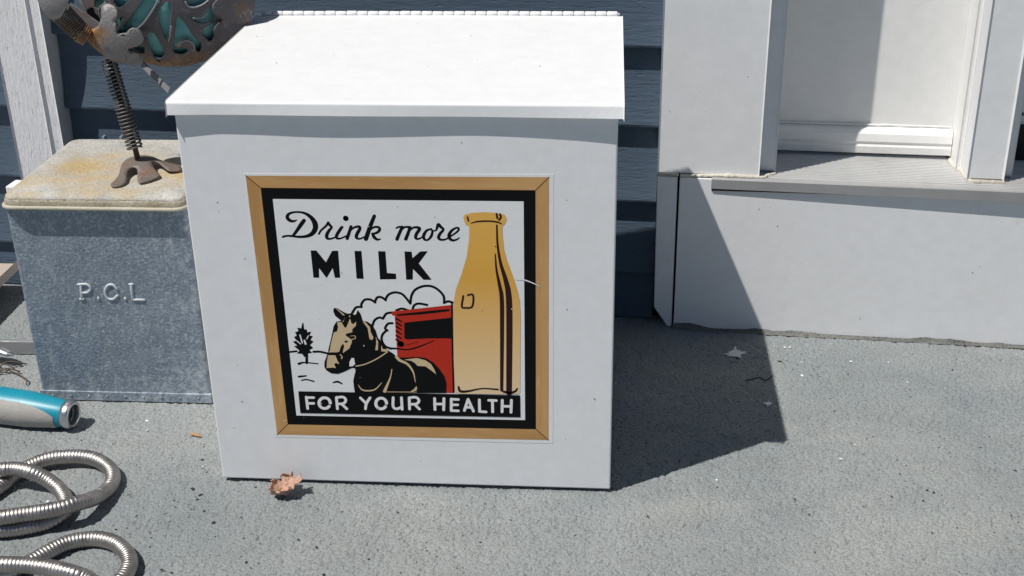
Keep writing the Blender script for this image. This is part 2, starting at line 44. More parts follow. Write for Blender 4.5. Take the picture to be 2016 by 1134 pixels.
SC = {"c":[-0.2974,0.29,0.4484],"r":[0.0925,0.058,0.0865],"holes":[[[-0.3027,0.4466],[-0.2935,0.4568],[-0.283,0.4491],[-0.2928,0.435],[-0.3041,0.4243],[-0.3175,0.4143],[-0.334,0.4075],[-0.3389,0.4114],[-0.3254,0.4222],[-0.3145,0.4334]],[[-0.2882,0.4332],[-0.2787,0.4447],[-0.2729,0.4419],[-0.2761,0.4262],[-0.2818,0.4055],[-0.2858,0.4027],[-0.2881,0.4142]],[[-0.2691,0.4298],[-0.263,0.4228],[-0.257,0.4053],[-0.2523,0.3956],[-0.2581,0.3848],[-0.2605,0.3918],[-0.2627,0.4014],[-0.2702,0.4011],[-0.2805,0.3933],[-0.2744,0.4122]],[[-0.2828,0.3911],[-0.2766,0.3924],[-0.2683,0.391],[-0.269,0.387],[-0.2756,0.3839],[-0.2825,0.3859]],[[-0.3042,0.4112],[-0.2965,0.4099],[-0.2926,0.3873],[-0.3056,0.3732],[-0.3068,0.3856],[-0.3071,0.3966]],[[-0.2569,0.4285],[-0.245,0.4288],[-0.2345,0.4383],[-0.2345,0.4234],[-0.2442,0.4198],[-0.2531,0.4228]],[[-0.2604,0.4461],[-0.2567,0.4381],[-0.2486,0.4368],[-0.2376,0.4416],[-0.2387,0.452],[-0.2462,0.4463],[-0.2535,0.4443],[-0.2551,0.4508]],[[-0.2465,0.4133],[-0.2304,0.4209],[-0.2364,0.4074],[-0.2433,0.3977],[-0.2481,0.4062]],[[-0.3798,0.4285],[-0.3661,0.4352],[-0.3629,0.4282],[-0.3556,0.4237],[-0.363,0.4139],[-0.3797,0.4179]],[[-0.3584,0.4492],[-0.3469,0.4503],[-0.3508,0.4357],[-0.3616,0.4357]],[[-0.3373,0.4484],[-0.3168,0.4519],[-0.3224,0.4428],[-0.3319,0.4381]],[[-0.3379,0.4237],[-0.3279,0.4284],[-0.3368,0.4168]],[[-0.3386,0.3883],[-0.3144,0.3953],[-0.3167,0.3857],[-0.3268,0.3865]],[[-0.341,0.4675],[-0.3328,0.477],[-0.3257,0.4756],[-0.323,0.4659],[-0.3316,0.4594],[-0.3354,0.4641]],[[-0.3213,0.4748],[-0.3139,0.484],[-0.3072,0.4823],[-0.3045,0.4728],[-0.3124,0.4666],[-0.3161,0.4713]],[[-0.3041,0.4667],[-0.2969,0.4758],[-0.2905,0.4739],[-0.2881,0.4642],[-0.2959,0.458],[-0.2992,0.463]],[[-0.2864,0.4751],[-0.2798,0.4839],[-0.2737,0.4819],[-0.2711,0.4723],[-0.2783,0.4664],[-0.2817,0.4714]],[[-0.2707,0.4662],[-0.2641,0.475],[-0.2582,0.4729],[-0.2559,0.463],[-0.263,0.4572],[-0.2662,0.4623]],[[-0.2545,0.4728],[-0.2484,0.4813],[-0.2428,0.4791],[-0.2403,0.4692],[-0.2469,0.4637],[-0.2501,0.4689]],[[-0.2399,0.4642],[-0.2339,0.4726],[-0.2285,0.4701],[-0.2263,0.46],[-0.2327,0.4547],[-0.2356,0.46]],[[-0.3268,0.4912],[-0.3199,0.5001],[-0.313,0.4986],[-0.3095,0.4894],[-0.3172,0.4833],[-0.3212,0.4879]],[[-0.3028,0.4938],[-0.2964,0.5024],[-0.29,0.5006],[-0.2867,0.4914],[-0.2938,0.4856],[-0.2976,0.4903]],[[-0.2804,0.4956],[-0.2746,0.504],[-0.2684,0.502],[-0.2652,0.4928],[-0.2718,0.4872],[-0.2755,0.492]],[[-0.2593,0.4927],[-0.2538,0.5009],[-0.248,0.4987],[-0.2449,0.4894],[-0.2511,0.4841],[-0.2546,0.489]],[[-0.3156,0.5115],[-0.3101,0.5198],[-0.303,0.5182],[-0.2985,0.5095],[-0.3054,0.5038],[-0.3097,0.5083]],[[-0.2872,0.5154],[-0.2825,0.5233],[-0.2761,0.5215],[-0.2716,0.5128],[-0.2777,0.5075],[-0.2818,0.512]],[[-0.2604,0.5105],[-0.2562,0.5181],[-0.2504,0.516],[-0.2461,0.5071],[-0.2516,0.5022],[-0.2554,0.5069]]],"yp":0.228,"footL":[[-0.3702,0.4116],[-0.3655,0.4156],[-0.3543,0.4196],[-0.3488,0.4253],[-0.3462,0.4344],[-0.3465,0.44],[-0.3413,0.4439],[-0.3345,0.4428],[-0.3295,0.4378],[-0.3303,0.4288],[-0.3356,0.4208],[-0.332,0.414],[-0.323,0.4117],[-0.32,0.4163],[-0.3138,0.4192],[-0.3074,0.4152],[-0.3059,0.4061],[-0.3108,0.4003],[-0.3192,0.398],[-0.3299,0.3968],[-0.3223,0.3934],[-0.3144,0.3911],[-0.3115,0.383],[-0.3151,0.3783],[-0.3245,0.3783],[-0.3348,0.38],[-0.3469,0.3852],[-0.3582,0.3956],[-0.3662,0.4036]],"ypr":0.238,"plateR":[[-0.2326,0.439],[-0.2261,0.4458],[-0.2128,0.4525],[-0.1998,0.4458],[-0.1956,0.4324],[-0.2006,0.4176],[-0.2072,0.4097],[-0.226,0.397],[-0.2323,0.4027],[-0.2333,0.4141],[-0.2241,0.4233],[-0.2317,0.4278]],"yh":0.2,"hand":[[-0.4,0.4494],[-0.4026,0.4604],[-0.3895,0.4702],[-0.374,0.4691],[-0.3679,0.4582],[-0.372,0.4472],[-0.3794,0.4373],[-0.3892,0.4336],[-0.3954,0.4373]],"foot":[[-0.3505,0.2551],[-0.3458,0.2634],[-0.3332,0.2624],[-0.3182,0.2495],[-0.3056,0.2432],[-0.2893,0.2394],[-0.2851,0.2308],[-0.2845,0.2244],[-0.2948,0.2198],[-0.305,0.228],[-0.3133,0.2351],[-0.3182,0.2319],[-0.3131,0.2213],[-0.303,0.2089],[-0.3012,0.2027],[-0.3054,0.1942],[-0.3105,0.1879],[-0.3165,0.1844],[-0.322,0.1937],[-0.3273,0.2102],[-0.3319,0.2156],[-0.3369,0.2129],[-0.3365,0.2015],[-0.332,0.1872],[-0.3341,0.1769],[-0.3412,0.1727],[-0.3466,0.1785],[-0.3464,0.1867],[-0.3452,0.2012],[-0.35,0.2287]],"ankle":[-0.3337,0.2318,0.27],"leg0":[-0.3349,0.2318,0.2813],"leg1":[-0.352,0.2368,0.3821],"up2":[-0.3661,0.224,0.4092],"up0":[-0.3725,0.222,0.4153],"up1":[-0.3863,0.214,0.4375],"sd0":[-0.2113,0.3,0.4148],"sd1":[-0.2162,0.3,0.4418],"bars":[["prop_bar",[-0.3239,0.26,0.3704],[-0.2864,0.23,0.3492],0.0062],["cross_bar",[-0.3854,0.234,0.4397],[-0.3547,0.234,0.4168],0.009],["short_bar",[-0.3735,0.24,0.4452],[-0.3707,0.24,0.4339],0.004],["stub",[-0.2873,0.27,0.3713],[-0.2888,0.27,0.3644],0.008]],"scrolls":[[[-0.2833,0.2315,0.4513],[-0.2877,0.2312,0.4436],[-0.2964,0.2318,0.4322],[-0.3084,0.2345,0.4196],[-0.3199,0.238,0.4125],[-0.3329,0.2428,0.4076]],[[-0.2766,0.2359,0.4188],[-0.2796,0.2379,0.4103],[-0.284,0.2414,0.4002]],[[-0.2611,0.2543,0.3878],[-0.2597,0.25,0.3947],[-0.2632,0.2455,0.4004],[-0.27,0.2442,0.3994],[-0.2761,0.2461,0.3933]],[[-0.2582,0.2363,0.4447],[-0.2563,0.2372,0.4395],[-0.2508,0.2392,0.4374],[-0.2424,0.2426,0.4395],[-0.2358,0.2456,0.4439]],[[-0.2536,0.24,0.4259],[-0.2453,0.2432,0.4263],[-0.2375,0.2461,0.4313]],[[-0.3463,0.2397,0.4428],[-0.3566,0.2452,0.4348],[-0.358,0.2479,0.425]]]}
NOZ = {"end":[-0.3947,0.0954,0.0165],"start":[-0.4852,0.1082,0.0195]}

# ---------------------------------------------------------------- helpers
COL = sc.collection

def tag(o, label=None, cat=None, group=None, kind=None):
    if label: o["label"] = label
    if cat: o["category"] = cat
    if group: o["group"] = group
    if kind: o["kind"] = kind
    return o

def mesh_obj(name, verts, faces, mat=None, parent=None, smooth=False):
    me = bpy.data.meshes.new(name)
    me.from_pydata([tuple(v) for v in verts], [], [tuple(f) for f in faces])
    me.update()
    if smooth:
        me.polygons.foreach_set("use_smooth", [True] * len(me.polygons))
    o = bpy.data.objects.new(name, me)
    COL.objects.link(o)
    if mat: me.materials.append(mat)
    if parent: o.parent = parent
    return o

def empty(name, loc=(0, 0, 0), rz=0.0):
    o = bpy.data.objects.new(name, None)
    COL.objects.link(o)
    o.location = loc
    o.rotation_euler = (0, 0, rz)
    o.empty_display_size = 0.02
    return o

def bevel(o, w, seg=2, ang=0.6):
    m = o.modifiers.new("bevel", "BEVEL")
    m.width = w; m.segments = seg; m.limit_method = "ANGLE"; m.angle_limit = ang
    return o

BOXF = [(0, 3, 2, 1), (4, 5, 6, 7), (0, 1, 5, 4), (1, 2, 6, 5), (2, 3, 7, 6), (3, 0, 4, 7)]
def box(name, x0, x1, y0, y1, z0, z1, mat, parent=None, bv=0.0, seg=2):
    v = [(x0, y0, z0), (x1, y0, z0), (x1, y1, z0), (x0, y1, z0), (x0, y0, z1), (x1, y0, z1), (x1, y1, z1), (x0, y1, z1)]
    o = mesh_obj(name, v, BOXF, mat, parent)
    if bv: bevel(o, bv, seg)
    return o

def extrude_x(name, prof, x0, x1, mat, parent=None, nseg=1, warp=None, smooth=False):
    """closed (y,z) outline pushed along x"""
    n = len(prof); vs = []; fs = []
    for i in range(nseg + 1):
        x = x0 + (x1 - x0) * i / nseg
        for j, (y, z) in enumerate(prof):
            if warp: y, z = warp(x, y, z)
            vs.append((x, y, z))
    for i in range(nseg):
        for j in range(n):
            a = i * n + j; b = i * n + (j + 1) % n
            fs.append((a, b, b + n, a + n))
    fs.append(tuple(range(n))); fs.append(tuple(nseg * n + j for j in reversed(range(n))))
    o = mesh_obj(name, vs, fs, mat, parent, smooth)
    return o

def prism_y(name, pts, y0, y1, mat, parent=None):
    """(x,z) outline given depth from y0 (front) to y1"""
    n = len(pts)
    vs = [(x, y0, z) for x, z in pts] + [(x, y1, z) for x, z in pts]
    fs = [tuple(range(n)), tuple(reversed(range(n, 2 * n)))]
    fs += [(j, j + n, (j + 1) % n + n, (j + 1) % n) for j in range(n)]
    return mesh_obj(name, vs, fs, mat, parent)

def catmull(pts, per):
    P = [Vector(q) for q in pts]
    P = [P[0] * 2 - P[1]] + P + [P[-1] * 2 - P[-2]]
    out = []
    for i in range(1, len(P) - 2):
        a, b, c, d = P[i - 1], P[i], P[i + 1], P[i + 2]
        for k in range(per):
            t = k / per
            out.append(0.5 * ((2 * b) + (c - a) * t + (2 * a - 5 * b + 4 * c - d) * t * t + (3 * b - a - 3 * c + d) * t ** 3))
    out.append(P[-2])
    return out

def resample(pts, step):
    out = [pts[0].copy()]; need = step
    for a, b in zip(pts[:-1], pts[1:]):
        L = (b - a).length
        if L == 0: continue
        s = need
        while s <= L:
            out.append(a.lerp(b, s / L)); s += step
        need = s - L
    return out

def sweep(name, pts, radii, sides, mat, parent=None, caps=True, smooth=True, flat=1.0):
    """tube of varying radius along points, parallel-transport frame"""
    vs = []; fs = []
    n = len(pts)
    up = Vector((0, 0, 1))
    t0 = (pts[1] - pts[0]).normalized()
    if abs(t0.dot(up)) > .95: up = Vector((0, 1, 0))
    u = (up - t0 * up.dot(t0)).normalized()
    for i, p_ in enumerate(pts):
        t = (pts[min(i + 1, n - 1)] - pts[max(i - 1, 0)]).normalized()
        u = (u - t * u.dot(t)).normalized(); w = t.cross(u)
        r = radii[i] if hasattr(radii, "__len__") else radii
        for k in range(sides):
            a = 2 * math.pi * k / sides
            vs.append(p_ + u * (r * flat * math.cos(a)) + w * (r * math.sin(a)))
    for i in range(n - 1):
        for k in range(sides):
            a = i * sides + k; b = i * sides + (k + 1) % sides
            fs.append((a, b, b + sides, a + sides))
    if caps:
        fs.append(tuple(reversed(range(sides)))); fs.append(tuple((n - 1) * sides + k for k in range(sides)))
    return mesh_obj(name, vs, fs, mat, parent, smooth)

rng = random.Random(7)

# ---------------------------------------------------------------- materials
def new_mat(name):
    m = bpy.data.materials.new(name); m.use_nodes = True
    nt = m.node_tree
    return m, nt, nt.nodes["Principled BSDF"]

def node(nt, kind, **kw):
    n = nt.nodes.new(kind)
    for k, v in kw.items():
        if k in n.inputs: n.inputs[k].default_value = v
        else: setattr(n, k, v)
    return n

def coords(nt, scale=(1, 1, 1)):
    tc = node(nt, "ShaderNodeTexCoord"); mp = node(nt, "ShaderNodeMapping")
    mp.inputs["Scale"].default_value = scale
    nt.links.new(tc.outputs["Object"], mp.inputs["Vector"])
    return mp.outputs["Vector"]

def noise(nt, vec, scale, detail=3.0, rough=.55):
    n = node(nt, "ShaderNodeTexNoise"); n.inputs["Scale"].default_value = scale
    n.inputs["Detail"].default_value = detail; n.inputs["Roughness"].default_value = rough
    nt.links.new(vec, n.inputs["Vector"]); return n.outputs["Fac"]

def ramp(nt, fac, stops, interp="LINEAR"):
    r = node(nt, "ShaderNodeValToRGB"); cr = r.color_ramp; cr.interpolation = interp
    while len(cr.elements) < len(stops): cr.elements.new(.5)
    for e, (p_, c) in zip(cr.elements, stops):
        e.position = p_; e.color = (c, c, c, 1) if not hasattr(c, "__len__") else (*c[:3], 1)
    nt.links.new(fac, r.inputs["Fac"]); return r.outputs["Color"]

def mix(nt, fac, a, b, blend="MIX"):
    m = node(nt, "ShaderNodeMix", data_type="RGBA", blend_type=blend)
    for s, v in ((0, fac), (6, a), (7, b)):
        if hasattr(v, "node"): nt.links.new(v, m.inputs[s])
        elif s == 0: m.inputs[0].default_value = v
        else: m.inputs[s].default_value = (*v[:3], 1)
    return m.outputs[2]

def math_n(nt, op, a, b=0.0):
    m = node(nt, "ShaderNodeMath", operation=op)
    for s, v in ((0, a), (1, b)):
        if hasattr(v, "node"): nt.links.new(v, m.inputs[s])
        else: m.inputs[s].default_value = v
    return m.outputs[0]

def bump(nt, bs, h, dist, strength=1.0):
    b = node(nt, "ShaderNodeBump"); b.inputs["Distance"].default_value = dist; b.inputs["Strength"].default_value = strength
    nt.links.new(h, b.inputs["Height"]); nt.links.new(b.outputs["Normal"], bs.inputs["Normal"])

def specks(nt, vec, scale, size, keep):
    """sparse round specks: 1 inside a speck"""
    v = node(nt, "ShaderNodeTexVoronoi"); v.inputs["Scale"].default_value = scale
    nt.links.new(vec, v.inputs["Vector"])
    near = math_n(nt, "LESS_THAN", v.outputs["Distance"], size)
    sep = node(nt, "ShaderNodeSeparateColor"); nt.links.new(v.outputs["Color"], sep.inputs[0])
    some = math_n(nt, "LESS_THAN", sep.outputs[0], keep)
    return math_n(nt, "MULTIPLY", near, some)

def plain(name, col, rough=.6, metal=0.0, spec=None):
    m, nt, bs = new_mat(name)
    bs.inputs["Base Color"].default_value = (*col, 1); bs.inputs["Roughness"].default_value = rough
    bs.inputs["Metallic"].default_value = metal
    if spec is not None: bs.inputs["Specular IOR Level"].default_value = spec
    return m

def paint(name, col, dirt=(.42, .39, .33), amount=.12, rough=.45, speck=True, grain=0.0, spk=(26, .035, .4), dents=0.0, gstretch=(1, 1, 1)):
    m, nt, bs = new_mat(name)
    v = coords(nt)
    d = ramp(nt, noise(nt, v, 9, 6, .65), [(.45, 0.0), (.8, 1.0)])
    c = mix(nt, math_n(nt, "MULTIPLY", d, amount), col, dirt)
    fine = ramp(nt, noise(nt, v, 60, 4, .7), [(.3, .93), (.7, 1.0)])
    c = mix(nt, 1.0, c, fine, "MULTIPLY")
    if speck:
        c = mix(nt, math_n(nt, "MULTIPLY", specks(nt, v, *spk), .8), c, (.06, .05, .04))
    nt.links.new(c, bs.inputs["Base Color"])
    bs.inputs["Roughness"].default_value = rough
    if grain:
        gv = coords(nt, gstretch)
        h = math_n(nt, "ADD", noise(nt, gv, 240, 4, .6), math_n(nt, "MULTIPLY", ramp(nt, noise(nt, gv, 300, 3, .6), [(.60, 1.0), (.68, 0.0)]), .45))
        bump(nt, bs, h, grain)
    elif dents:
        bump(nt, bs, noise(nt, v, 14, 2, .5), dents)
    return m

M_WHITEBOX = paint("white_enamel", (.80, .805, .82), amount=.05, rough=.38, speck=False)
M_HINGE = paint("white_hinge_paint", (.80, .805, .82), amount=.12, rough=.4, speck=False)
M_TRIM = paint("white_trim_paint", (.785, .79, .80), amount=.10, rough=.5, speck=False, dents=.0003)
M_DOOR = paint("white_door_paint", (.81, .805, .79), amount=.08, rough=.5, speck=False, dents=.0003)
M_GRAIN = paint("embossed_white_trim", (.78, .78, .80), amount=.08, rough=.55, speck=False, grain=.0009, gstretch=(1.3, 1.3, .22))
M_SIDING = paint("blue_grey_siding", (.076, .108, .148), dirt=(.11, .125, .14), amount=.2, rough=.55, speck=False, grain=.0009, gstretch=(.16, 1.0, 1.0))
M_SIDING.node_tree.nodes["Principled BSDF"].inputs["Specular IOR Level"].default_value = .12
M_DARK = plain("dark_gap", (.012, .012, .013), .8)
M_BASE = plain("dark_steel_base", (.03, .03, .03), .7)

def deck_material():
    m, nt, bs = new_mat("grey_deck_coating")
    v = coords(nt)
    big = ramp(nt, noise(nt, v, 3.2, 5, .6), [(.35, 0.0), (.68, 1.0)])
    c = mix(nt, big, (.216, .243, .253), (.300, .315, .310))
    dusty = ramp(nt, noise(nt, coords(nt, (1.0, 2.4, 1.0)), 5.0, 4, .6), [(.55, 0.0), (.78, 1.0)])
    c = mix(nt, math_n(nt, "MULTIPLY", dusty, .6), c, (.345, .345, .325))
    worn = ramp(nt, noise(nt, coords(nt, (1.0, 1.7, 1.0)), 13, 5, .62), [(.36, .94), (.5, 1.0), (.70, 1.05)])
    c = mix(nt, 1.0, c, worn, "MULTIPLY")
    smudge = ramp(nt, noise(nt, coords(nt, (1.3, 1.0, 1.0)), 24, 4, .7), [(.64, 0.0), (.74, 1.0)])
    c = mix(nt, math_n(nt, "MULTIPLY", smudge, .35), c, (.20, .175, .145))
    grit = ramp(nt, noise(nt, v, 520, 3, .6), [(.34, .55), (.45, 1.0), (.70, 1.16)])  # grit and pit dirt, with the tiny pit shadows painted into the colour
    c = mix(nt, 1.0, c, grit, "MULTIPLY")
    c = mix(nt, math_n(nt, "MULTIPLY", specks(nt, v, 120, .16, .05), .75), c, (.04, .04, .035))
    c = mix(nt, math_n(nt, "MULTIPLY", specks(nt, v, 70, .10, .02), .8), c, (.42, .42, .41))
    nt.links.new(c, bs.inputs["Base Color"])
    bs.inputs["Roughness"].default_value = .85
    h = math_n(nt, "ADD", noise(nt, v, 620, 3, .6), math_n(nt, "MULTIPLY", noise(nt, v, 70, 2, .5), .7))
    bump(nt, bs, h, .0022)
    return m
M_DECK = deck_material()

def galvanised():
    m, nt, bs = new_mat("galvanised_steel")
    v = coords(nt)
    vo = node(nt, "ShaderNodeTexVoronoi"); vo.inputs["Scale"].default_value = 380; nt.links.new(v, vo.inputs["Vector"])
    sep = node(nt, "ShaderNodeSeparateColor"); nt.links.new(vo.outputs["Color"], sep.inputs[0])
    c = mix(nt, ramp(nt, sep.outputs[0], [(0.0, 0.0), (.75, .35), (1.0, 1.0)]), (.165, .208, .258), (.335, .39, .45))
    blot = ramp(nt, noise(nt, v, 22, 6, .65), [(.42, 0.0), (.70, 1.0)])
    c = mix(nt, math_n(nt, "MULTIPLY", blot, .30), c, (.32, .37, .42))
    edge = ramp(nt, noise(nt, coords(nt, (1, 1, .4)), 70, 5, .7), [(.55, 0.0), (.66, 1.0)])
    c = mix(nt, math_n(nt, "MULTIPLY", edge, .35), c, (.52, .54, .55))
    tc_ = node(nt, "ShaderNodeTexCoord"); sp = node(nt, "ShaderNodeSeparateXYZ"); nt.links.new(tc_.outputs["Object"], sp.inputs[0])
    low = ramp(nt, sp.outputs[2], [(.0, .16), (.075, 0.0)])
    side = ramp(nt, sp.outputs[0], [(.045, 0.0), (.1, .14)])
    ox = math_n(nt, "ADD", math_n(nt, "ADD", noise(nt, v, 85, 6, .72), low), side)
    c = mix(nt, ramp(nt, ox, [(.62, 0.0), (.78, .65)]), c, (.50, .54, .58))
    nt.links.new(c, bs.inputs["Base Color"])
    bs.inputs["Metallic"].default_value = .25
    nt.links.new(ramp(nt, sep.outputs[1], [(0, .42), (1, .62)]), bs.inputs["Roughness"])
    bump(nt, bs, math_n(nt, "ADD", noise(nt, v, 320, 3, .6), math_n(nt, "MULTIPLY", noise(nt, v, 12, 2, .5), 4.0)), .0009)
    return m
M_GALV = galvanised()
M_WORN = paint("worn_bright_zinc", (.50, .53, .56), dirt=(.25, .27, .30), amount=.6, rough=.5, speck=False)

def lid_material():
    m, nt, bs = new_mat("weathered_zinc_lid")
    v = coords(nt)
    a = ramp(nt, noise(nt, v, 26, 6, .7), [(.35, 0.0), (.65, 1.0)])
    c = mix(nt, a, (.35, .34, .315), (.52, .505, .465))
    rust = ramp(nt, noise(nt, coords(nt, (.7, 1, 1)), 13, 6, .62), [(.47, 0.0), (.66, 1.0)])
    c = mix(nt, math_n(nt, "MULTIPLY", rust, .9), c, (.44, .32, .15))
    vo = node(nt, "ShaderNodeTexVoronoi"); vo.feature = "DISTANCE_TO_EDGE"; vo.inputs["Scale"].default_value = 150
    nt.links.new(v, vo.inputs["Vector"])
    cr = ramp(nt, vo.outputs["Distance"], [(.0, .75), (.06, 1.0)])
    c = mix(nt, .5, c, cr, "MULTIPLY")
    pit = ramp(nt, noise(nt, v, 300, 4, .65), [(.37, .55), (.45, 1.0)])
    c = mix(nt, .6, c, pit, "MULTIPLY")
    nt.links.new(c, bs.inputs["Base Color"]); bs.inputs["Roughness"].default_value = .75
    bs.inputs["Metallic"].default_value = .05
    bump(nt, bs, noise(nt, v, 260, 4, .65), .0016)
    return m
M_ZLID = lid_material()
M_ZSIDE = paint("grimy_zinc_side", (.40, .37, .29), dirt=(.17, .12, .06), amount=.95, rough=.8, speck=False, grain=.0014)
M_LIP = paint("pale_rolled_lip", (.47, .45, .37), dirt=(.34, .29, .18), amount=.8, rough=.7, speck=False, grain=.0006)

def rusty(name, base=(.20, .19, .19), rustc=(.26, .10, .035), lo=.5, hi=.68, metal=.45, spot=None, spotc=(.30, .15, .05)):
    m, nt, bs = new_mat(name)
    v = coords(nt)
    f = ramp(nt, noise(nt, v, 28, 6, .65), [(lo, 0.0), (hi, 1.0)])
    f2 = ramp(nt, noise(nt, v, 90, 4, .7), [(.55, 0.0), (.72, 1.0)])
    c = mix(nt, f, base, rustc); c = mix(nt, math_n(nt, "MULTIPLY", f2, .6), c, (.30, .28, .26))
    if spot:      # rust creeping out from a joint or rim, broken up by noise
        ctr, rad_, sc3 = spot
        tc_ = node(nt, "ShaderNodeTexCoord"); mp_ = node(nt, "ShaderNodeMapping")
        mp_.inputs["Location"].default_value = tuple(-a * b for a, b in zip(ctr, sc3)); mp_.inputs["Scale"].default_value = sc3
        nt.links.new(tc_.outputs["Object"], mp_.inputs["Vector"])
        ln = node(nt, "ShaderNodeVectorMath", operation="LENGTH"); nt.links.new(mp_.outputs["Vector"], ln.inputs[0])
        dd = math_n(nt, "ADD", ln.outputs["Value"], math_n(nt, "MULTIPLY", math_n(nt, "SUBTRACT", noise(nt, v, 60, 5, .65), .5), rad_ * 1.3))
        k_ = ramp(nt, math_n(nt, "DIVIDE", dd, rad_), [(.45, 1.0), (1.0, 0.0)])
        c = mix(nt, k_, c, mix(nt, ramp(nt, noise(nt, v, 110, 4, .6), [(.4, 0), (.62, 1)]), spotc, (.12, .06, .03)))
    nt.links.new(c, bs.inputs["Base Color"])
    bs.inputs["Metallic"].default_value = metal; bs.inputs["Roughness"].default_value = .6
    bump(nt, bs, noise(nt, v, 240, 4, .6), .0006)
    return m
M_PLATE = rusty("weathered_metal", base=(.25, .245, .25), lo=.6, hi=.78)
M_RAISED = rusty("raised_foot_metal", base=(.215, .205, .205), lo=.58, hi=.76, spot=((SC["footL"][0][0], SC["yp"], SC["footL"][0][1]), .030, (1, .3, 1)), spotc=(.36, .19, .07))
M_FOOT = rusty("brown_metal", base=(.165, .14, .125), rustc=(.22, .12, .07), lo=.5, hi=.7, metal=.3)
M_SHELL = rusty("dark_filigree_metal", base=(.098, .09, .10), rustc=(.16, .10, .055), lo=.55, hi=.72, metal=.35, spot=((SC["c"][0] - .01, .28, SC["c"][2] - SC["r"][2] - .002), .030, (.35, .35, 1.0)), spotc=(.24, .16, .085))
M_RUST = rusty("orange_rust", base=(.17, .075, .03), rustc=(.30, .16, .07), metal=.1)
M_COIL = rusty("spring_steel", base=(.13, .125, .12), rustc=(.14, .07, .03), metal=.7)
M_ROD = rusty("dark_rod", base=(.035, .03, .03), rustc=(.10, .04, .02), metal=.3)
def teal_material():
    m, nt, bs = new_mat("teal_patina"); v = coords(nt)
    c = mix(nt, ramp(nt, noise(nt, v, 30, 5, .6), [(.35, 0), (.65, 1)]), (.09, .32, .33), (.20, .47, .47))
    nt.links.new(c, bs.inputs["Base Color"]); bs.inputs["Roughness"].default_value = .6
    return m
M_TEAL = teal_material()
def hose_material():
    m, nt, bs = new_mat("stainless_hose"); v = coords(nt)
    c = mix(nt, ramp(nt, noise(nt, v, 45, 4, .6), [(.35, 0), (.7, 1)]), (.45, .425, .41), (.33, .305, .29))
    nt.links.new(c, bs.inputs["Base Color"]); bs.inputs["Metallic"].default_value = 1.0
    nt.links.new(ramp(nt, noise(nt, v, 120, 3, .6), [(.3, .36), (.7, .55)]), bs.inputs["Roughness"])
    return m
M_HOSE = hose_material()
M_CHROME = paint("scuffed_chrome", (.62, .62, .63), dirt=(.25, .24, .23), amount=.6, rough=.3, speck=False, dents=.0004); M_CHROME.node_tree.nodes["Principled BSDF"].inputs["Metallic"].default_value = .95
M_ALU = paint("brushed_aluminium", (.36, .37, .38), dirt=(.26, .25, .24), amount=.5, rough=.42, speck=False, grain=.0003, gstretch=(.05, 1, 1)); M_ALU.node_tree.nodes["Principled BSDF"].inputs["Metallic"].default_value = .6
M_NOSE = paint("grey_aluminium_nosing", (.33, .33, .33), dirt=(.20, .19, .18), amount=.5, rough=.5, speck=False)
M_SILL = paint("aluminium_threshold", (.60, .60, .59), dirt=(.34, .32, .28), amount=.45, rough=.45, speck=False); M_SILL.node_tree.nodes["Principled BSDF"].inputs["Metallic"].default_value = .35
M_TEALPL = paint("teal_plastic", (.004, .24, .34), dirt=(.10, .30, .36), amount=.35, rough=.4, speck=False, dents=.0004)
M_GRIP = paint("grey_rubber_grip", (.36, .345, .325), dirt=(.05, .045, .04), amount=.75, rough=.75, speck=False, grain=.0004)
M_TAN = paint("tan_plastic", (.45, .375, .33), dirt=(.30, .26, .22), amount=.4, rough=.5, speck=False)
M_CAULK = paint("dirty_caulk", (.56, .53, .46), dirt=(.22, .19, .14), amount=.8, rough=.6, speck=False, grain=.0012)
M_SMEAR = paint("smeared_grey_coating", (.13, .135, .13), dirt=(.27, .26, .23), amount=.7, rough=.9, speck=False, grain=.0025)
M_LEAF = paint("dry_leaf", (.47, .29, .21), dirt=(.29, .13, .09), amount=.9, rough=.7, speck=False, grain=.0012)
M_WOOD = paint("wood_chip", (.42, .22, .09), dirt=(.2, .09, .03), amount=.5, rough=.7, speck=False)
M_SOIL = plain("dark_crumb", (.035, .028, .022), .9)
M_BITS = plain("white_paint_flake", (.72, .72, .70), .6)
M_TWIG = plain("dry_twig", (.10, .075, .05), .85)

# printed inks
def ink(name, col, rough=.32, wear=.15):
    m, nt, bs = new_mat(name); v = coords(nt)
    c = mix(nt, math_n(nt, "MULTIPLY", ramp(nt, noise(nt, v, 160, 4, .7), [(.55, 0), (.75, 1)]), wear), col, tuple(min(1, q * 1.4 + .006) for q in col))
    nt.links.new(c, bs.inputs["Base Color"]); 
    nt.links.new(ramp(nt, noise(nt, v, 50, 3, .6), [(.3, rough), (.7, rough + .15)]), bs.inputs["Roughness"])
    bs.inputs["Specular IOR Level"].default_value = .14
    bump(nt, bs, noise(nt, v, 45, 3, .6), .0003)
    return m
I_BLACK = ink("black_print", (.0035, .0035, .0042))
I_WHITE = ink("white_print", (.77, .775, .78), .35)
I_TAN = ink("tan_print", (.60, .46, .28))
I_RED = ink("red_print", (.47, .030, .016))
I_BROWN = ink("brown_print", (.030, .010, .012))
I_LINE = ink("wood_mitre_print", (.12, .06, .02))
def bottle_ink():
    m, nt, bs = new_mat("ochre_print"); tc = node(nt, "ShaderNodeTexCoord")
    sp = node(nt, "ShaderNodeSeparateXYZ"); nt.links.new(tc.outputs["Object"], sp.inputs[0])
    z = math_n(nt, "MULTIPLY", math_n(nt, "SUBTRACT", sp.outputs[2], .10), 1 / .19)
    c = ramp(nt, z, [(0, (.78, .60, .38)), (.4, (.75, .48, .20)), (.72, (.70, .37, .055)), (1, (.75, .42, .08))])
    nt.links.new(c, bs.inputs["Base Color"]); bs.inputs["Roughness"].default_value = .38
    return m
I_BOTTLE = bottle_ink()
